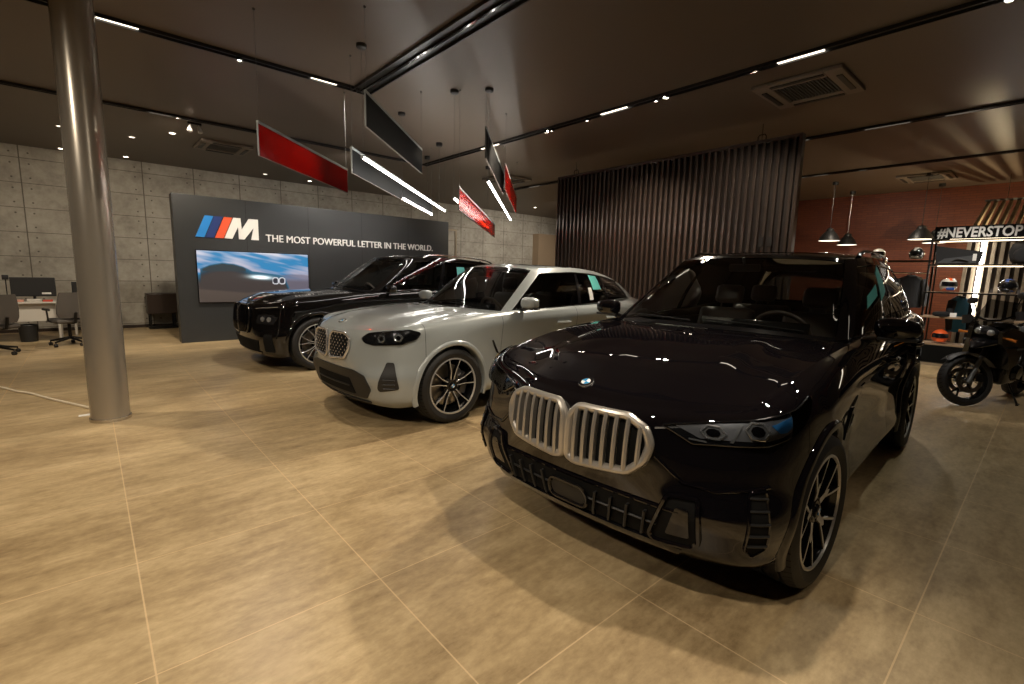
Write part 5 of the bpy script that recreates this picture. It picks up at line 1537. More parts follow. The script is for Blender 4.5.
# ================================================================== MOTORCYCLE CORNER
# pendant lamps
for (x, y, z, lb) in [(13.79, 3.86, 2.50, 'black bell pendant lamp left of the others, just past the slatted screen'), (15.50, 3.91, 2.50, 'black bell pendant lamp second from the slatted screen, nearer the brick wall'),
                      (13.93, 2.14, 2.48, 'largest black bell pendant lamp, beside the white letters'), (15.55, 2.12, 2.50, 'black bell pendant lamp half hidden behind the largest one')]:
    t = thing('pendant_lamp', lb, 'pendant lamp', (x, y, z), 0, 'black pendant lamps by the brick wall')
    MB().lathe([(0.228, 0.0), (0.232, 0.004), (0.200, 0.085), (0.150, 0.165), (0.105, 0.215), (0.085, 0.235), (0.080, 0.275), (0.050, 0.30), (0.02, 0.315), (0.0001, 0.315)], 36).build('shade', 'black_satin', t)
    MB().lathe([(0.226, 0.003), (0.195, 0.085), (0.146, 0.160), (0.10, 0.208), (0.0001, 0.212)], 36).build('shade_lining', 'pendant_glow', t)
    MB().ellipsoid((0, 0, 0.10), (0.045, 0.045, 0.06), 14, 10).build('bulb', 'linear_light', t)
    MB().tube([(0, 0, 0.31), (0, 0, CEIL - z - 0.05)], 0.004, 6).build('cord', 'black_satin', t)
    MB().tube([(-0.03, 0, 0.30), (-0.03, 0, CEIL - z - 0.05)], 0.0025, 5).build('hanging_wire', 'steel', t)
    MB().lathe([(0.0001, CEIL - z - 0.07), (0.06, CEIL - z - 0.07), (0.065, CEIL - z - 0.05), (0.065, CEIL - z)], 20).build('ceiling_rose', 'black_satin', t)
    d = bpy.data.lights.new('pendant_bulb', 'POINT'); d.energy = 9; d.color = WARM; d.shadow_soft_size = 0.05
    o = bpy.data.objects.new('pendant_bulb', d); o.location = (0, 0, 0.04); COL.objects.link(o); o.parent = t

# slatted timber backdrop
sl = thing('slatted_backdrop', 'leaning timber slat backdrop with bent top behind the shelves', 'slatted backdrop', (12.62, 0, 0))
proto = None
for i in range(40):
    y = 1.24 - i * 0.118
    if proto is None:
        m = MB(); pts = [(0.0, 0.0), (0.40, 2.55), (2.55, 3.34), (2.60, 3.38), (2.66, 3.30), (0.50, 2.47), (0.09, 0.0)]
        m.add([(a, -0.028, b) for a, b in pts] + [(a, 0.028, b) for a, b in pts], [(0, 1, 5, 6), (1, 2, 3, 4, 5), (13, 12, 8, 7), (12, 11, 10, 9, 8)] + [(i_, i_ + 7, (i_ + 1) % 7 + 7, (i_ + 1) % 7) for i_ in range(7)])
        proto = m.build('slat', 'wood_slat', sl, smooth=False); o = proto
    else: o = proto.copy(); COL.objects.link(o); o.parent = sl
    o.location = (0, y, 0)
m = MB(); m.add([(0.13, y_, 0.0) for y_ in (-3.5, 1.26)] + [(0.50, y_, 2.44) for y_ in (1.26, -3.5)] + [(0.15, y_, 0.0) for y_ in (-3.5, 1.26)] + [(0.52, y_, 2.44) for y_ in (1.26, -3.5)], [(0, 1, 2, 3), (7, 6, 5, 4), (0, 4, 5, 1), (1, 5, 6, 2), (2, 6, 7, 3), (3, 7, 4, 0)]); m.build('gap_shade_sheet', 'dark_wood', sl, smooth=False)  # dark sheet added so the gaps between slats read as shade
MB().box(2.50, 2.54, -3.5, 1.30, 3.355, 3.39).build('top_rail', 'alu', sl, smooth=False)
MB().box(0.16, 0.20, -3.5, 1.30, 0.80, 0.84).build('lower_rail', 'black_metal', sl, smooth=False)
for y in (1.03, -0.5, -2.0):
    MB().tube([(0.09, y, 0.75), (0.325, y, 2.36)], 0.028, 8).build('light_strip', 'tube_light' if y > 0 else 'linear_light', sl)
for y in (0.95, -1.2): MB().tube([(2.52, y, 3.385), (2.52, y, CEIL)], 0.006, 6).build('hanging_rod', 'steel', sl)

# display rack with sign
rk = thing('display_rack', 'black metal display rack with wooden shelves under the white hashtag letters', 'rack', (11.7, 1.62, 0))
RL = -3.1
for y in (0.0, -1.95, RL):
    for x in (0.0, 0.43):
        MB().box(x, x + 0.03, y - 0.015, y + 0.015, 0.0, 2.34).build('upright', 'black_metal', rk, smooth=False)
for z, nm in ((0.42, 1), (0.92, 0), (1.37, 0), (1.87, 0), (2.31, 0)):
    MB().box(-0.01, 0.47, RL - 0.02, 0.02, z - 0.03, z, bev=0.004).build('shelf', 'shelf_wood', rk, smooth=False)
    MB().box(-0.014, -0.010, RL, 0.02, z - 0.03, z - 0.002).build('shelf_edge', 'black_metal' if z > 1 else 'shelf_wood', rk, smooth=False)
for z, a, b in ((1.835, -0.12, -1.2), (2.275, -0.10, -1.15)):
    MB().box(0.02, 0.05, b, a, z - 0.008, z + 0.004).build('shelf_light', 'shelf_light', rk, smooth=False)
MB().box(0.30, 0.34, -1.6, -0.2, 2.31, 2.335).build('added_top_light', 'shelf_light', rk, smooth=False)  # glowing bar added to light the slat canopy from below
dr_ = MB().box(0.0, 0.46, RL, 0.0, 0.05, 0.388, bev=0.004).build('drawer_unit', 'grey_fabric', rk, smooth=False)
for i in range(4):
    y0 = -i * 0.78
    MB().box(-0.012, 0.0, y0 - 0.77, y0 - 0.012, 0.07, 0.38, bev=0.003).build('drawer_front', 'panel_black', rk, smooth=False)
MB().box(0.0, 0.46, RL, 0.0, 0.0, 0.05).build('plinth', 'wood_slat', rk, smooth=False)
sb = MB().box(-0.03, -0.012, -2.6, -0.02, 2.315, 2.535, bev=0.003).build('sign_board', 'matte_black', rk, smooth=False)
text_mesh('#NEVERSTOP', 0.235, 0.008, 'letter_white', rk, (-0.04, -0.06, 2.345), (radians(90), 0, radians(-90)), width=1.07, bold=0.006, shear=0.04, name='hashtag_letters')

def helmet(loc, rz, label, shell, stripe, visor='smoke_glass', shell2=None):
    t = thing('motorcycle_helmet', label, 'helmet', loc, rz, 'motorcycle helmets on the shelves')
    def w_(p):
        q = Vector(p)
        if q.z < -0.2: q.x *= 1 + 0.10 * (-q.z); 
        if q.z < -0.72: q.z = -0.72
        return q
    m = MB().ellipsoid((0, 0, 0.125), (0.155, 0.125, 0.135), 28, 20, warp=w_)
    for i, f in enumerate(m.f):
        c = sum((Vector(m.v[k]) for k in f), Vector()) / len(f)
        if 0.10 < abs(c.z - 0.125 - c.x * 0.35) < 0.14: m.mi[i] = 1
        if abs(c.y) < 0.025 and c.z > 0.2: m.mi[i] = 1
        if c.x < -0.02 and c.z < 0.13: m.mi[i] = 2
    m.build('shell', [shell, stripe, shell2 or shell], t, angle=50)
    G = []
    for a in np.linspace(-1.15, 1.15, 14):
        G.append([((0.160) * cos(a) , 0.130 * sin(a), z) for z in np.linspace(0.105, 0.185, 5)])
    for r in G:
        for k in range(5): r[k] = (r[k][0] * (1 - 0.10 * (k / 4) ** 2) + 0.004, r[k][1] * (1 - 0.08 * (k / 4) ** 2), r[k][2])
    MB().grid(G).build('visor', 'black_gloss', t)
    MB().box(0.10, 0.165, -0.06, 0.06, 0.030, 0.085, bev=0.02).build('chin_bar', shell2 or shell, t)
    m = MB()
    for sy in (-1, 1): m.lathe([(0.022, 0), (0.020, 0.008 ), (0.0001, 0.009)], 16, 'y', c=(0.02, sy * 0.118, 0.135))
    m.build('visor_pivot', 'black_satin', t)
    return t
helmet((11.88, 1.33, 1.37), radians(200), 'helmet striped in orange, white and blue on the shelf below the black bag', 'helmet_white', 'helmet_orange', shell2='helmet_blue')
helmet((11.86, 0.56, 1.37), radians(170), 'dark helmet with green and blue marks on the shelf at the right edge', 'helmet_black', 'helmet_blue', shell2='helmet_black')
helmet((11.86, 1.34, 0.42), radians(190), 'bright orange helmet on the lowest wooden shelf', 'helmet_orange', 'helmet_orange', shell2='helmet_orange')

def lump(mb, c, r, seed, n=20, m=14, amp=0.16, e=0.8):
    rs = np.random.RandomState(seed); ph = rs.rand(6) * 6.28
    def w_(p):
        q = Vector((abs(p.x) ** e * (1 if p.x > 0 else -1), abs(p.y) ** e * (1 if p.y > 0 else -1), abs(p.z) ** e * (1 if p.z > 0 else -1)))
        k = 1 + amp * (sin(4 * p.x + ph[0]) * sin(5 * p.y + ph[1]) + 0.6 * sin(9 * p.z + ph[2]) * sin(7 * p.x + ph[3]))
        return q * k
    return mb.ellipsoid(c, r, n, m, warp=w_)
# bags on the top shelf
t = thing('travel_bag', 'black wedge-shaped bag with grey panel at the left end of the top shelf', 'bag', (11.88, 1.22, 1.87), 0, 'bags on the top shelf')
MB().add([(x, y, z) for x in (-0.13, 0.13) for (y, z) in ((0.32, 0.0), (0.34, 0.33), (-0.28, 0.22), (-0.24, 0.0))], [(0, 1, 2, 3), (7, 6, 5, 4), (0, 4, 5, 1), (1, 5, 6, 2), (2, 6, 7, 3), (3, 7, 4, 0)]).build('body', 'black_fabric', t, smooth=False)
MB().add([(x, y, z) for x in (-0.15, -0.131) for (y, z) in ((0.30, 0.02), (0.20, 0.10), (-0.22, 0.16), (-0.22, 0.02))], [(0, 1, 2, 3), (7, 6, 5, 4), (0, 4, 5, 1), (1, 5, 6, 2), (2, 6, 7, 3), (3, 7, 4, 0)]).build('front_panel', 'grey_fabric', t, smooth=False)
MB().box(-0.155, -0.15, -0.22, -0.17, 0.06, 0.18).build('swing_tag', 'paper', t, smooth=False)
MB().tube([(-0.15, 0.10, 0.05), (-0.19, 0.02, 0.10), (-0.18, -0.12, 0.06)], 0.012, 8).build('handle', 'grey_fabric', t)
t = thing('backpack', 'large rounded black backpack at the right end of the top shelf', 'bag', (11.88, 0.42, 1.87), 0, 'bags on the top shelf')
lump(MB(), (0, 0, 0.20), (0.15, 0.20, 0.195), 3, amp=0.07).build('body', 'black_fabric', t, angle=80)
lump(MB(), (-0.14, 0, 0.15), (0.05, 0.14, 0.12), 4, amp=0.06).build('front_pocket', 'black_fabric', t, angle=80)
MB().tube([(-0.05, 0.05, 0.36), (-0.06, 0.03, 0.405), (-0.06, -0.03, 0.405), (-0.05, -0.05, 0.36)], 0.010, 8).build('grab_loop', 'black_satin', t)
# small goods on the middle shelf
t = thing('folded_cap', 'dark folded cap lying on the shelf below the striped helmet', 'cap', (11.82, 1.36, 0.92), radians(20))
lump(MB(), (0, 0, 0.04), (0.10, 0.13, 0.05), 8, amp=0.05).build('crown', 'black_fabric', t, angle=80)
MB().add([(-0.08, -0.07, 0.02), (-0.17, -0.05, 0.015), (-0.17, 0.05, 0.015), (-0.08, 0.07, 0.02), (-0.08, -0.07, 0.012), (-0.17, -0.05, 0.007), (-0.17, 0.05, 0.007), (-0.08, 0.07, 0.012)], [(0, 1, 2, 3), (7, 6, 5, 4), (0, 4, 5, 1), (1, 5, 6, 2), (2, 6, 7, 3), (3, 7, 4, 0)]).build('peak', 'black_fabric', t, smooth=False)
t = thing('price_card', 'white card leaning by the dark cap on the middle shelf', 'card', (11.76, 1.19, 0.92), radians(10))
MB().add([(0, -0.045, 0), (0, 0.045, 0), (0.03, 0.045, 0.075), (0.03, -0.045, 0.075), (0.003, -0.045, 0), (0.003, 0.045, 0), (0.033, 0.045, 0.075), (0.033, -0.045, 0.075)], [(0, 1, 2, 3), (7, 6, 5, 4), (0, 4, 5, 1), (1, 5, 6, 2), (2, 6, 7, 3), (3, 7, 4, 0)]).build('sheet', 'paper', t, smooth=False)
t = thing('glove_pair', 'pair of dark riding gloves on the middle shelf left of the motorcycle screen', 'gloves', (11.84, 0.93, 0.92), radians(-15))
for k in (-1, 1):
    m = MB(); lump(m, (0, 0.06 * k, 0.022), (0.06, 0.045, 0.022), 9 + k, amp=0.05)
    for f in range(4): m.tube([(-0.05, 0.06 * k + (f - 1.5) * 0.021, 0.020), (-0.10, 0.06 * k + (f - 1.5) * 0.024, 0.018), (-0.13 + 0.01 * abs(f - 1.5), 0.06 * k + (f - 1.5) * 0.025, 0.010)], 0.010, 8)
    m.tube([(0.0, 0.06 * k + 0.04 * k, 0.02), (-0.04, 0.06 * k + 0.075 * k, 0.014)], 0.011, 8)
    m.build('glove', 'black_fabric', t, angle=80)

# second rack behind the front car: rail with jackets and two helmets
r2 = thing('garment_rack', 'black garment rack with hanging jackets behind the dark SUV', 'rack', (12.75, 2.35, 0))
for y in (-0.68, 0.68):
    for x in (-0.18, 0.18): MB().box(x - 0.012, x + 0.012, y - 0.012, y + 0.012, 0, 1.98).build('upright', 'black_metal', r2, smooth=False)
    MB().box(-0.18, 0.18, y - 0.012, y + 0.012, 0.06, 0.085).build('foot_bar', 'black_metal', r2, smooth=False)
MB().box(-0.20, 0.20, -0.69, 0.69, 1.945, 1.975).build('shelf', 'black_metal', r2, smooth=False)
MB().tube([(0, -0.68, 1.72), (0, 0.68, 1.72)], 0.013, 8).build('rail', 'steel', r2)
MB().box(-0.19, 0.19, -0.68, 0.68, 2.0, 2.0).build('top_edge', 'black_metal', r2, smooth=False) if False else None
helmet((12.75, 2.62, 1.975), radians(185), 'white helmet on top of the garment rack', 'helmet_white', 'helmet_white')
helmet((12.75, 1.98, 1.975), radians(175), 'black and white helmet on top of the garment rack', 'helmet_black', 'helmet_white', shell2='helmet_white')
def jacket(x, y, z, rz, label, mat, mat2):
    """hangs on its hanger from z (top of the hook)"""
    t = thing('riding_jacket', label, 'jacket', (x, y, z), rz, 'jackets hanging from the rails')
    m = MB().tube([(0, 0.0, -0.03), (0, 0.02, 0.0), (0, 0.0, 0.018), (0, -0.02, 0.0)], 0.003, 6).tube([(0, -0.19, -0.11), (0, 0, -0.03), (0, 0.19, -0.11)], 0.008, 6)
    m.build('hanger', 'black_satin', t)
    m = MB(); G = []
    for k, (w_, d, z_) in enumerate([(0.06, 0.05, -0.045), (0.17, 0.07, -0.09), (0.22, 0.09, -0.15), (0.225, 0.10, -0.30), (0.215, 0.095, -0.50), (0.225, 0.10, -0.68), (0.215, 0.09, -0.70)]):
        G.append([(d * cos(a) * (1 + 0.08 * sin(5 * a + k)), w_ * sin(a), z_ + 0.006 * sin(7 * a)) for a in np.linspace(0, 2 * pi, 29)])
    m.grid(G); m.build('body', mat, t, angle=80)
    for sy in (-1, 1):
        MB().tube([(0, sy * 0.18, -0.13), (-0.02, sy * 0.245, -0.30), (-0.03, sy * 0.255, -0.50), (-0.045, sy * 0.25, -0.66)], 0.05, 12, radii=[0.065, 0.060, 0.052, 0.042]).build('sleeve', mat2, t, angle=80)
    MB().tube([(0.03, -0.05, -0.05), (-0.05, -0.055, -0.045), (-0.065, 0, -0.055), (-0.05, 0.055, -0.045), (0.03, 0.05, -0.05)], 0.018, 8).build('collar', mat2, t, angle=80)
for i, (y, lb, a, b) in enumerate([(2.85, 'black riding jacket at the far end of the garment rack rail', 'black_fabric', 'black_fabric'), (2.45, 'grey and black riding jacket in the middle of the garment rack rail', 'grey_fabric', 'black_fabric'), (2.02, 'black riding jacket at the near end of the garment rack rail', 'black_fabric', 'grey_fabric')]):
    jacket(12.75, y, 1.715, radians(12 * (i - 1)), lb, a, b)
jacket(12.22, 1.18, 1.33, radians(65), 'blue riding jacket hanging behind the striped helmet shelf', 'blue_fabric', 'black_fabric')

# ------------------------------------------------------------------ motorcycle
def motorcycle():
    t = thing('motorcycle', 'black adventure motorcycle on its side stand at the right edge, front wheel turned', 'motorcycle', (8.16, 0.62, 0.0), radians(166))
    LEAN = Matrix.Rotation(radians(-7), 4, 'X')
    def put(o, mat=None):
        o.matrix_local = (LEAN @ (mat if mat is not None else Matrix.Identity(4))); return o
    R, W = 0.320, 0.115
    def mwheel(name, R, W, Rr):
        m = MB(); hw = W / 2
        m.lathe([(Rr, -hw * 0.72), (Rr - 0.012, -hw * 0.70), (Rr - 0.022, -hw * 0.35), (Rr - 0.022, hw * 0.35), (Rr - 0.012, hw * 0.70), (Rr, hw * 0.72)], 48, 'y')
        m.lathe([(0.030, -0.045), (0.042, -0.035), (0.042, 0.035), (0.030, 0.045)], 24, 'y')
        for i in range(5):
            a = i * 2 * pi / 5 + 0.3
            for sg in (-1, 1):
                b = a + sg * 0.20
                m.tube([(0.035 * cos(a), 0, 0.035 * sin(a)), (Rr * 0.55 * cos(a + sg * 0.06), 0, Rr * 0.55 * sin(a + sg * 0.06)), ((Rr - 0.015) * cos(b), 0, (Rr - 0.015) * sin(b))], 0.011, 6)
        w_ = m.build(name, 'rim_dark', t)
        p = [(Rr - 0.004, -hw * 0.78), (Rr + 0.012, -hw * 0.92), (Rr + 0.035, -hw * 1.0), (R - 0.020, -hw * 0.80), (R - 0.005, -hw * 0.42), (R, 0)]
        T = MB(); T.lathe(p + [(r, -y) for r, y in p[::-1][1:]], 72, 'y')
        for k in range(36):
            a = 2 * pi * k / 36
            for sg in (-1, 1):
                q = [(R + 0.0012, 0.004), (R - 0.004, 0.026), (R - 0.016, 0.044)]
                v = [((r) * cos(a + j * 0.03 + e), sg * y, (r) * sin(a + j * 0.03 + e)) for j, (r, y) in enumerate(q) for e in (0, 0.022)]
                T.add(v, [(0, 1, 3, 2), (2, 3, 5, 4)], 1)
        T.build('tyre', ['rubber', 'matte_black'], w_)
        return w_
    steer = Matrix.Translation((0.0, 0, 0)) @ Matrix.Translation((-0.10, 0, 0.32)) @ Matrix.Rotation(radians(-25), 4, 'Y') @ Matrix.Rotation(radians(-34), 4, 'Z') @ Matrix.Rotation(radians(25), 4, 'Y') @ Matrix.Translation((0.10, 0, -0.32))
    ws = [mwheel('front_wheel', R, W, 0.242)]
    fw = ws[0]; put(fw, steer @ Matrix.Translation((0, 0, R)))
    m = MB()
    for sy in (-1, 1):
        m.lathe([(0.155, sy * 0.062), (0.155, sy * 0.067), (0.105, sy * 0.067), (0.105, sy * 0.062), (0.155, sy * 0.062)], 48, 'y')
        for i in range(6):
            a = i * pi / 3; m.tube([(0.04 * cos(a), sy * 0.058, 0.04 * sin(a)), (0.11 * cos(a + .3), sy * 0.064, 0.11 * sin(a + .3))], 0.006, 5)
    m.build('brake_disc', 'disc_steel', fw)
    m = MB()
    for sy in (-1, 1): m.box(-0.155, -0.085, sy * 0.060 - 0.02, sy * 0.060 + 0.025, -0.01, 0.09, bev=0.01)
    m.build('brake_caliper', 'black_metal', fw)
    # fork: axle at (0,0,R), rake 25 degrees back
    rk_ = radians(25); ux, uz = -sin(rk_), cos(rk_)
    def fk(s, off=0.0): return (off + ux * s, uz * s)
    m = MB()
    for sy in (-1, 1):
        a = fk(-0.02, 0.03); b = fk(0.36, 0.03); m.tube([(a[0], sy * 0.095, R + a[1]), (b[0], sy * 0.095, R + b[1])], 0.024, 12)
        m.tube([(0.03, sy * 0.095, R - 0.02), (0.0, sy * 0.085, R), (-0.01, sy * 0.06, R)], 0.022, 8)
    put(m.build('fork_leg', 'alu', t), steer)
    m = MB()
    for sy in (-1, 1):
        b = fk(0.34, 0.03); c = fk(0.70, 0.03); m.tube([(b[0], sy * 0.095, R + b[1]), (c[0], sy * 0.095, R + c[1])], 0.029, 12)
    for s_ in (0.50, 0.66):
        b = fk(s_, 0.0); m.box(b[0] - 0.035, b[0] + 0.06, -0.125, 0.125, R + b[1] - 0.018, R + b[1] + 0.018, bev=0.01)
    put(m.build('fork_clamp', 'black_metal', t), steer)
    # front fender hugging the wheel
    G = []
    for a in np.linspace(radians(48), radians(150), 22):
        rr = R + 0.028 + 0.012 * sin(a)
        G.append([(rr * cos(a), y, R + rr * sin(a) - abs(y) * 0.25) for y in np.linspace(-0.075, 0.075, 9)])
    put(MB().grid(G).build('front_fender', 'black_plastic', t), steer)
    # beak and fairing
    m = MB(); G = []
    for x, w_, zt, zb in ((0.24, 0.02, 0.77, 0.755), (0.14, 0.075, 0.83, 0.76), (0.02, 0.12, 0.89, 0.77), (-0.12, 0.17, 0.93, 0.78), (-0.30, 0.22, 0.95, 0.76)):
        G.append([(x, w_ * cos(a), (zt + zb) / 2 + (zt - zb) / 2 * sin(a)) for a in np.linspace(0, 2 * pi, 17)])
    m.grid(G); m.build('beak', 'black_gloss', t, angle=50); put(bpy.data.objects[-1]) if False else None
    bk = [o for o in bpy.data.objects if o.parent == t and o.name.startswith('beak')][0]; put(bk)
    hl = MB(); hl.ellipsoid((-0.02, 0, 0.955), (0.085, 0.125, 0.070), 24, 16); put(hl.build('headlamp', 'lamp_housing', t))
    hlo = [o for o in bpy.data.objects if o.parent == t and o.name.startswith('headlamp')][0]
    m = MB()
    for sy in (-1, 1): m.ellipsoid((0.035, sy * 0.055, 0.955), (0.035, 0.042, 0.040), 16, 12)
    m.build('headlamp_lens', 'lamp_reflector', hlo)
    # side fairings
    for sy in (-1, 1):
        m = MB(); P = [(0.02, 0.98), (-0.12, 1.04), (-0.38, 0.98), (-0.50, 0.80), (-0.42, 0.58), (-0.24, 0.52), (-0.16, 0.72), (-0.02, 0.84)]
        n = len(P)
        V = [(x, sy * (0.16 + 0.08 * min(1, max(0, -x / 0.25))), z) for x, z in P] + [(x, sy * (0.12 + 0.06 * min(1, max(0, -x / 0.25))), z) for x, z in P]
        m.add(V, [list(range(n)), list(range(n, 2 * n))[::-1]] + [[i, (i + 1) % n, (i + 1) % n + n, i + n] for i in range(n)])
        put(m.build('side_fairing', 'black_gloss', t, angle=30))
        m = MB().box(-0.40, -0.22, sy * 0.262 - 0.004, sy * 0.262 + 0.004, 0.78, 0.80); put(m.build('fairing_stripe', 'alu', t, smooth=False))
    # windscreen
    G = []
    for s_ in np.linspace(0, 1, 10):
        G.append([(0.0 - 0.26 * s_ - 0.9 * y * y, y * (1 - 0.22 * s_), 1.00 + 0.33 * s_) for y in np.linspace(-0.19, 0.19, 12)])
    put(MB().grid(G).build('windscreen', 'smoke_glass', t))
    # handlebar, grips, levers, mirrors
    hb = MB().tube([(-0.40, -0.40, 1.10), (-0.36, -0.25, 1.13), (-0.33, -0.08, 1.08), (-0.33, 0.08, 1.08), (-0.36, 0.25, 1.13), (-0.40, 0.40, 1.10)], 0.012, 10)
    hbo = put(hb.build('handlebar', 'black_metal', t), steer)
    for sy in (-1, 1):
        MB().tube([(-0.385, sy * 0.31, 1.115), (-0.405, sy * 0.42, 1.095)], 0.018, 10).build('grip', 'rubber', hbo)
        MB().tube([(-0.33, sy * 0.27, 1.12), (-0.31, sy * 0.33, 1.115), (-0.335, sy * 0.43, 1.10)], 0.006, 6).build('lever', 'alu', hbo)
        g = MB(); G = []
        for a in np.linspace(-0.9, 0.9, 8): G.append([(-0.28 - 0.05 * (1 - cos(a)) * 2, sy * (0.36 + 0.11 * sin(a)), z) for z in (1.06, 1.11, 1.17)])
        g.grid(G); g.build('hand_guard', 'black_plastic', hbo)
        m = MB().tube([(-0.35, sy * 0.24, 1.13), (-0.34, sy * 0.27, 1.24), (-0.35, sy * 0.31, 1.33)], 0.007, 6)
        mo = put(m.build('mirror', 'black_metal', t), steer)
        MB().ellipsoid((-0.35, sy * 0.335, 1.36), (0.022, 0.080, 0.045), 18, 12).build('mirror_housing', 'black_satin', mo)
        MB().tube([(-0.06, sy * 0.17, 0.91), (-0.06, sy * 0.27, 0.90)], 0.012, 8, radii=[0.010, 0.020]).build('indicator', 'amber', hlo)
    # tank, seat, tail
    m = MB(); G = []
    for x, w_, zt, zb in ((-0.36, 0.09, 1.00, 0.82), (-0.42, 0.15, 1.05, 0.78), (-0.55, 0.17, 1.06, 0.74), (-0.70, 0.14, 1.00, 0.72), (-0.82, 0.10, 0.90, 0.72), (-0.86, 0.04, 0.86, 0.76)):
        G.append([(x, w_ * (abs(cos(a)) ** 0.8) * (1 if cos(a) > 0 else -1), (zt + zb) / 2 + (zt - zb) / 2 * sin(a)) for a in np.linspace(0, 2 * pi, 21)])
    m.grid(G); put(m.build('fuel_tank', 'black_gloss', t, angle=50))
    m = MB(); G = []
    for x, w_, zt, zb in ((-0.78, 0.07, 0.90, 0.80), (-0.88, 0.13, 0.88, 0.79), (-1.10, 0.15, 0.88, 0.80), (-1.18, 0.14, 0.94, 0.82), (-1.50, 0.12, 0.97, 0.88), (-1.58, 0.07, 0.96, 0.91)):
        G.append([(x, w_ * (abs(cos(a)) ** 0.6) * (1 if cos(a) > 0 else -1), (zt + zb) / 2 + (zt - zb) / 2 * (abs(sin(a)) ** 0.6) * (1 if sin(a) > 0 else -1)) for a in np.linspace(0, 2 * pi, 21)])
    m.grid(G); put(m.build('saddle', 'rubber', t, angle=60))
    m = MB().box(-1.72, -1.20, -0.10, 0.10, 0.80, 0.86, bev=0.02).tube([(-1.30, -0.13, 0.95), (-1.62, -0.12, 1.0), (-1.78, 0, 1.0), (-1.62, 0.12, 1.0), (-1.30, 0.13, 0.95)], 0.012, 8)
    put(m.build('tail_rack', 'black_metal', t))
    put(MB().box(-1.79, -1.74, -0.07, 0.07, 0.84, 0.90, bev=0.012).build('tail_lamp', 'red_lens', t))
    # frame and engine
    m = MB()
    for sy in (-1, 1):
        m.tube([(-0.30, sy * 0.04, 0.95), (-0.40, sy * 0.14, 0.70), (-0.52, sy * 0.14, 0.42), (-0.90, sy * 0.13, 0.36), (-1.02, sy * 0.12, 0.55), (-0.85, sy * 0.12, 0.78)], 0.017, 8)
        m.tube([(-0.34, sy * 0.05, 0.92), (-0.85, sy * 0.12, 0.78), (-1.60, sy * 0.09, 0.84)], 0.015, 8)
    put(m.build('frame', 'black_metal', t))
    m = MB().box(-0.92, -0.50, -0.16, 0.16, 0.26, 0.58, bev=0.05)
    m.box(-0.72, -0.52, -0.13, 0.13, 0.55, 0.76, bev=0.03)
    for sy in (-1, 1): m.lathe([(0.0001, sy * 0.21), (0.09, sy * 0.205), (0.11, sy * 0.17), (0.11, sy * 0.12)], 28, 'y', c=(-0.78, 0, 0.42))
    for k in range(7): m.box(-0.74, -0.50, -0.145, 0.145, 0.57 + k * 0.025, 0.578 + k * 0.025)
    put(m.build('engine', 'rim_dark', t, angle=35))
    put(MB().box(-0.40, -0.35, -0.17, 0.17, 0.50, 0.80, bev=0.01).build('radiator', 'black_metal', t))
    put(MB().tube([(-0.48, -0.05, 0.62), (-0.40, -0.10, 0.45), (-0.46, -0.14, 0.26), (-0.80, -0.17, 0.22), (-1.10, -0.17, 0.30), (-1.22, -0.17, 0.38), (-1.60, -0.19, 0.60)], 0.03, 12, radii=[0.024, 0.024, 0.026, 0.03, 0.032, 0.05, 0.055]).build('exhaust', 'steel', t))
    m = MB()
    for sy in (-1, 1): m.tube([(-0.96, sy * 0.11, 0.42), (-1.25, sy * 0.12, 0.36), (-1.53, sy * 0.12, R)], 0.025, 8)
    put(m.build('swing_arm', 'black_metal', t))
    rw = mwheel('rear_wheel', 0.315, 0.165, 0.225); put(rw, Matrix.Translation((-1.53, 0, 0.315)))
    MB().lathe([(0.125, 0.08), (0.125, 0.085), (0.08, 0.085), (0.08, 0.08)], 40, 'y').build('brake_disc', 'disc_steel', rw)
    G = []
    for a in np.linspace(radians(30), radians(140), 14):
        rr = 0.345; G.append([(-1.53 + rr * cos(a), y, 0.315 + rr * sin(a)) for y in np.linspace(-0.09, 0.09, 7)])
    put(MB().grid(G).build('rear_fender', 'black_plastic', t))
    m = MB()
    for sy in (-1, 1): m.tube([(-0.86, sy * 0.15, 0.33), (-0.87, sy * 0.27, 0.32)], 0.012, 8)
    put(m.build('foot_peg', 'black_metal', t))
    so = MB().tube([(-0.80, 0.14, 0.30), (-0.70, 0.30, 0.012)], 0.012, 8).tube([(-0.74, 0.30, 0.008), (-0.66, 0.31, 0.008)], 0.014, 8).build('side_stand', 'black_metal', t)
    return t
motorcycle()

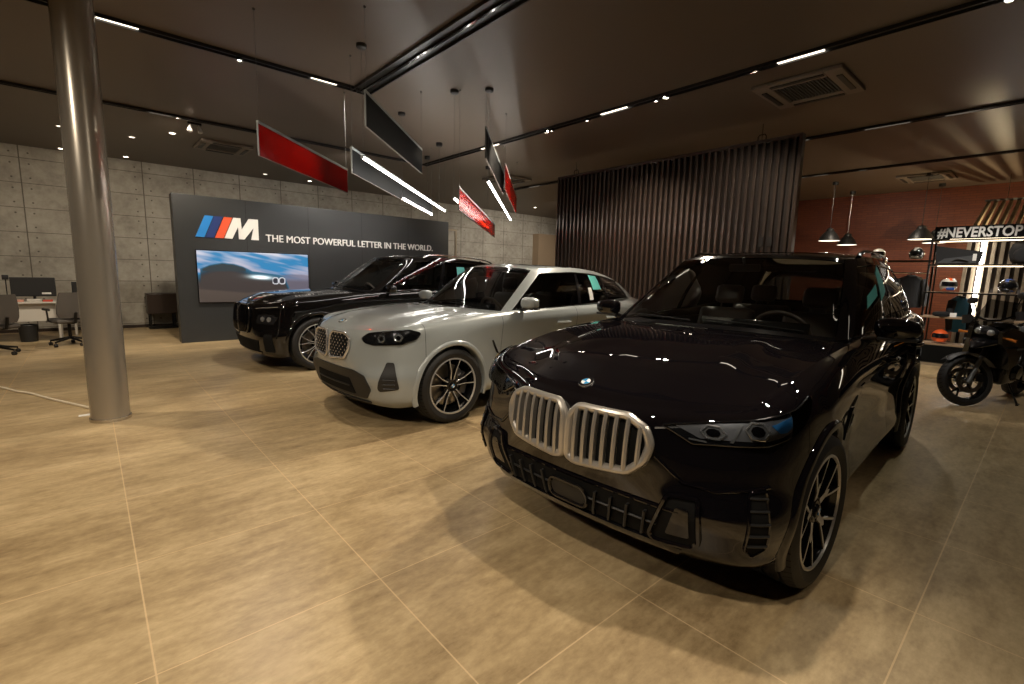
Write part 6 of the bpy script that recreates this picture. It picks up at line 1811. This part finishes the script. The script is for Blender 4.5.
# ================================================================== OFFICE CORNER AT THE LEFT
def desk(x0, x1, y0, y1, label):
    t = thing('office_desk', label, 'desk', (x0, y0, 0)); w_, d = x1 - x0, y1 - y0
    MB().box(0, w_, 0, d, 0.735, 0.765, bev=0.004).build('desktop', 'desk_white', t, smooth=False)
    MB().box(0.06, w_ - 0.06, 0.10, 0.12, 0.40, 0.735).build('modesty_panel', 'desk_white', t, smooth=False)
    for x in (0.0, w_ - 0.04): MB().box(x, x + 0.04, 0.02, d - 0.02, 0.0, 0.735, bev=0.004).build('end_panel', 'desk_white', t, smooth=False)
    return t
desk(-2.85, -0.45, 12.55, 13.25, 'long white office desk against the back at the left edge')
desk(-0.28, 0.22, 13.45, 14.10, 'second white desk half hidden behind the column')
def monitor(x, y, z, w_, h, rz, label, sticker=False):
    t = thing('computer_monitor', label, 'monitor', (x, y, z), rz, 'computer monitors on the office desks')
    MB().box(-w_ / 2, w_ / 2, -0.02, 0.02, 0.09, 0.09 + h, bev=0.006).build('display', 'black_satin', t)
    MB().box(-w_ / 2 + 0.01, w_ / 2 - 0.01, -0.024, -0.0205, 0.105, 0.08 + h).build('rear_cover', 'black_plastic', t, smooth=False)
    MB().tube([(0, 0.02, 0.0), (0, 0.03, 0.2)], 0.022, 10).build('stand', 'black_metal', t)
    MB().box(-0.12, 0.12, -0.07, 0.11, 0, 0.012, bev=0.004).build('foot', 'black_metal', t, smooth=False)
    if sticker: MB().box(w_ / 2 - 0.20, w_ / 2 - 0.07, -0.026, -0.0242, 0.13, 0.165).build('sticker', 'paper', t, smooth=False)
monitor(-0.79, 12.92, 0.765, 0.62, 0.36, radians(-4), 'wide black monitor with small white sticker on the office desk', True)
monitor(-1.52, 12.95, 0.765, 0.55, 0.33, radians(5), 'black monitor at the left picture edge')
monitor(-0.12, 13.70, 0.765, 0.30, 0.26, radians(10), 'small black monitor just left of the column')
t = thing('webcam', 'small dark webcam on a short pole above the left monitor', 'webcam', (-1.16, 13.05, 0.765)); MB().tube([(0, 0, 0), (0, 0, 0.40)], 0.008, 8).build('pole', 'black_metal', t); MB().box(-0.045, 0.045, -0.03, 0.03, 0.40, 0.49, bev=0.01).build('camera_body', 'black_satin', t)
for (x, y, a, b, c, mt, nm, lb, cat) in [(-0.98, 12.66, .06, .04, .05, 'pink_item', 'note_block', 'small pink note block on the white desk below the monitor', 'note block'), (-0.78, 12.64, .10, .05, .06, 'desk_white', 'paper_box', 'white paper box on the white desk below the monitor', 'box'),
                                  (-0.60, 12.66, .07, .04, .04, 'red_item', 'pencil_case', 'red pencil case at the right end of the white desk', 'pencil case'), (-1.22, 12.68, .05, .04, .03, 'pink_item', 'eraser', 'small pink eraser on the white desk', 'eraser'), (-1.48, 12.66, .06, .04, .06, 'red_item', 'tape_dispenser', 'small red tape dispenser at the left end of the desk', 'tape dispenser')]:
    o = MB().box(x - a, x + a, y - b, y + b, 0.765, 0.765 + c * 0.9, bev=0.008).build(nm, mt, None); tag(o, lb, cat)
def chair(x, y, rz, label):
    t = thing('office_chair', label, 'office chair', (x, y, 0), rz, 'grey office chairs on castors')
    m = MB()
    for i in range(5):
        a = i * 2 * pi / 5 + 0.2
        m.tube([(0.02 * cos(a), 0.02 * sin(a), 0.14), (0.30 * cos(a), 0.30 * sin(a), 0.085)], 0.02, 8, radii=[0.026, 0.016])
    m.build('base', 'black_metal', t)
    for i in range(5):
        a = i * 2 * pi / 5 + 0.2
        m = MB()
        for s_ in (-0.014, 0.014): m.lathe([(0.0001, s_ - 0.009), (0.030, s_ - 0.009), (0.030, s_ + 0.009), (0.0001, s_ + 0.009)], 16, 'y', c=(0.30 * cos(a), 0.30 * sin(a), 0.030))
        m.tube([(0.30 * cos(a), 0.30 * sin(a), 0.03), (0.30 * cos(a), 0.30 * sin(a), 0.09)], 0.008, 6); m.build('castor', 'black_plastic', t)
    MB().tube([(0, 0, 0.12), (0, 0, 0.42)], 0.026, 12).build('gas_lift', 'black_metal', t)
    MB().box(-0.25, 0.25, -0.24, 0.24, 0.42, 0.50, bev=0.035).build('seat', 'chair_fabric', t, angle=60)
    G = []
    for z in np.linspace(0.52, 0.98, 12):
        f = (z - 0.52) / 0.46; w_ = 0.23 * (1 - 0.22 * f ** 3) * (0.86 + 0.14 * min(1, f * 6))
        G.append([(0.25 + 0.05 * f - 0.05 * (1 - cos(b * 1.1)) * 2, w_ * b, z) for b in np.linspace(-1, 1, 12)])
    m = MB(); m.grid(G); G2 = [[(p[0] + 0.035, p[1], p[2]) for p in r] for r in G]; m.grid(G2, flip=True)
    per = [(i, 0) for i in range(12)] + [(11, j) for j in range(1, 12)] + [(i, 11) for i in range(10, -1, -1)] + [(0, j) for j in range(10, 0, -1)]
    A = [G[i][j] for i, j in per]; Bq = [G2[i][j] for i, j in per]; k = len(per); m.add(A + Bq, [[i, (i + 1) % k, (i + 1) % k + k, i + k] for i in range(k)])
    m.build('backrest', 'chair_fabric', t, angle=60)
    MB().tube([(0.10, 0, 0.41), (0.29, 0, 0.44), (0.33, 0, 0.62)], 0.022, 8).build('back_support', 'black_metal', t)
    for s_ in (-1, 1):
        MB().tube([(0.02, s_ * 0.24, 0.44), (0.02, s_ * 0.29, 0.48), (0.02, s_ * 0.30, 0.66)], 0.014, 8).tube([(-0.12, s_ * 0.30, 0.67), (0.12, s_ * 0.30, 0.67)], 0.022, 8).build('armrest', 'black_plastic', t)
chair(-0.32, 11.95, radians(-70), 'grey fabric office chair just left of the column')
chair(-1.22, 11.25, radians(-50), 'grey fabric office chair cut by the left picture edge')
t = thing('waste_bin', 'dark waste bin under the white desk', 'bin', (-0.92, 12.85, 0)); MB().lathe([(0.0001, 0.005), (0.12, 0.005), (0.14, 0.32), (0.132, 0.32), (0.112, 0.012)], 24).build('body', 'black_plastic', t); MB().lathe([(0.141, 0.30), (0.146, 0.31), (0.141, 0.325), (0.132, 0.32)], 24).build('rim', 'black_satin', t)
# dark low cabinet by the concrete wall
t = thing('side_cabinet', 'low dark wooden cabinet on short legs between column and grey display wall', 'cabinet', (1.00, 14.02, 0))
MB().box(0, 1.25, 0, 0.45, 0.36, 0.84, bev=0.006).build('body', 'dark_wood', t, smooth=False)
for x in (0.02, 0.63): MB().box(x, x + 0.60, -0.014, 0.0, 0.38, 0.82, bev=0.003).build('door', 'dark_wood', t, smooth=False)
for x in (0.03, 0.50, 1.18):
    for y in (0.03, 0.38): MB().box(x, x + 0.04, y, y + 0.04, 0, 0.36).build('leg', 'black_metal', t, smooth=False)
MB().box(0.02, 1.23, 0.02, 0.43, 0.0, 0.05).build('floor_rail', 'black_metal', t, smooth=False)
# white cable on the floor
pts = [(-3.4, 11.6), (-2.2, 10.2), (-1.3, 8.95), (-0.89, 8.22), (-0.72, 7.85), (-0.60, 7.65), (-0.40, 7.18), (-0.08, 6.50), (0.0, 6.20), (0.04, 6.12)]
P = herm(np.arange(len(pts)), np.array(pts), np.linspace(0, len(pts) - 1, 80))
o = MB().tube([(a, b, 0.012) for a, b in P], 0.012, 8).build('floor_cable', 'cable_white', None); tag(o, 'pale cable lying across the floor from the left edge to the column', 'cable')
o = MB().box(-0.17, -0.08, 6.22, 6.28, 0.0, 0.006).build('floor_plate', 'paper', None, smooth=False); tag(o, 'small white plate on the floor left of the column foot', 'floor plate')
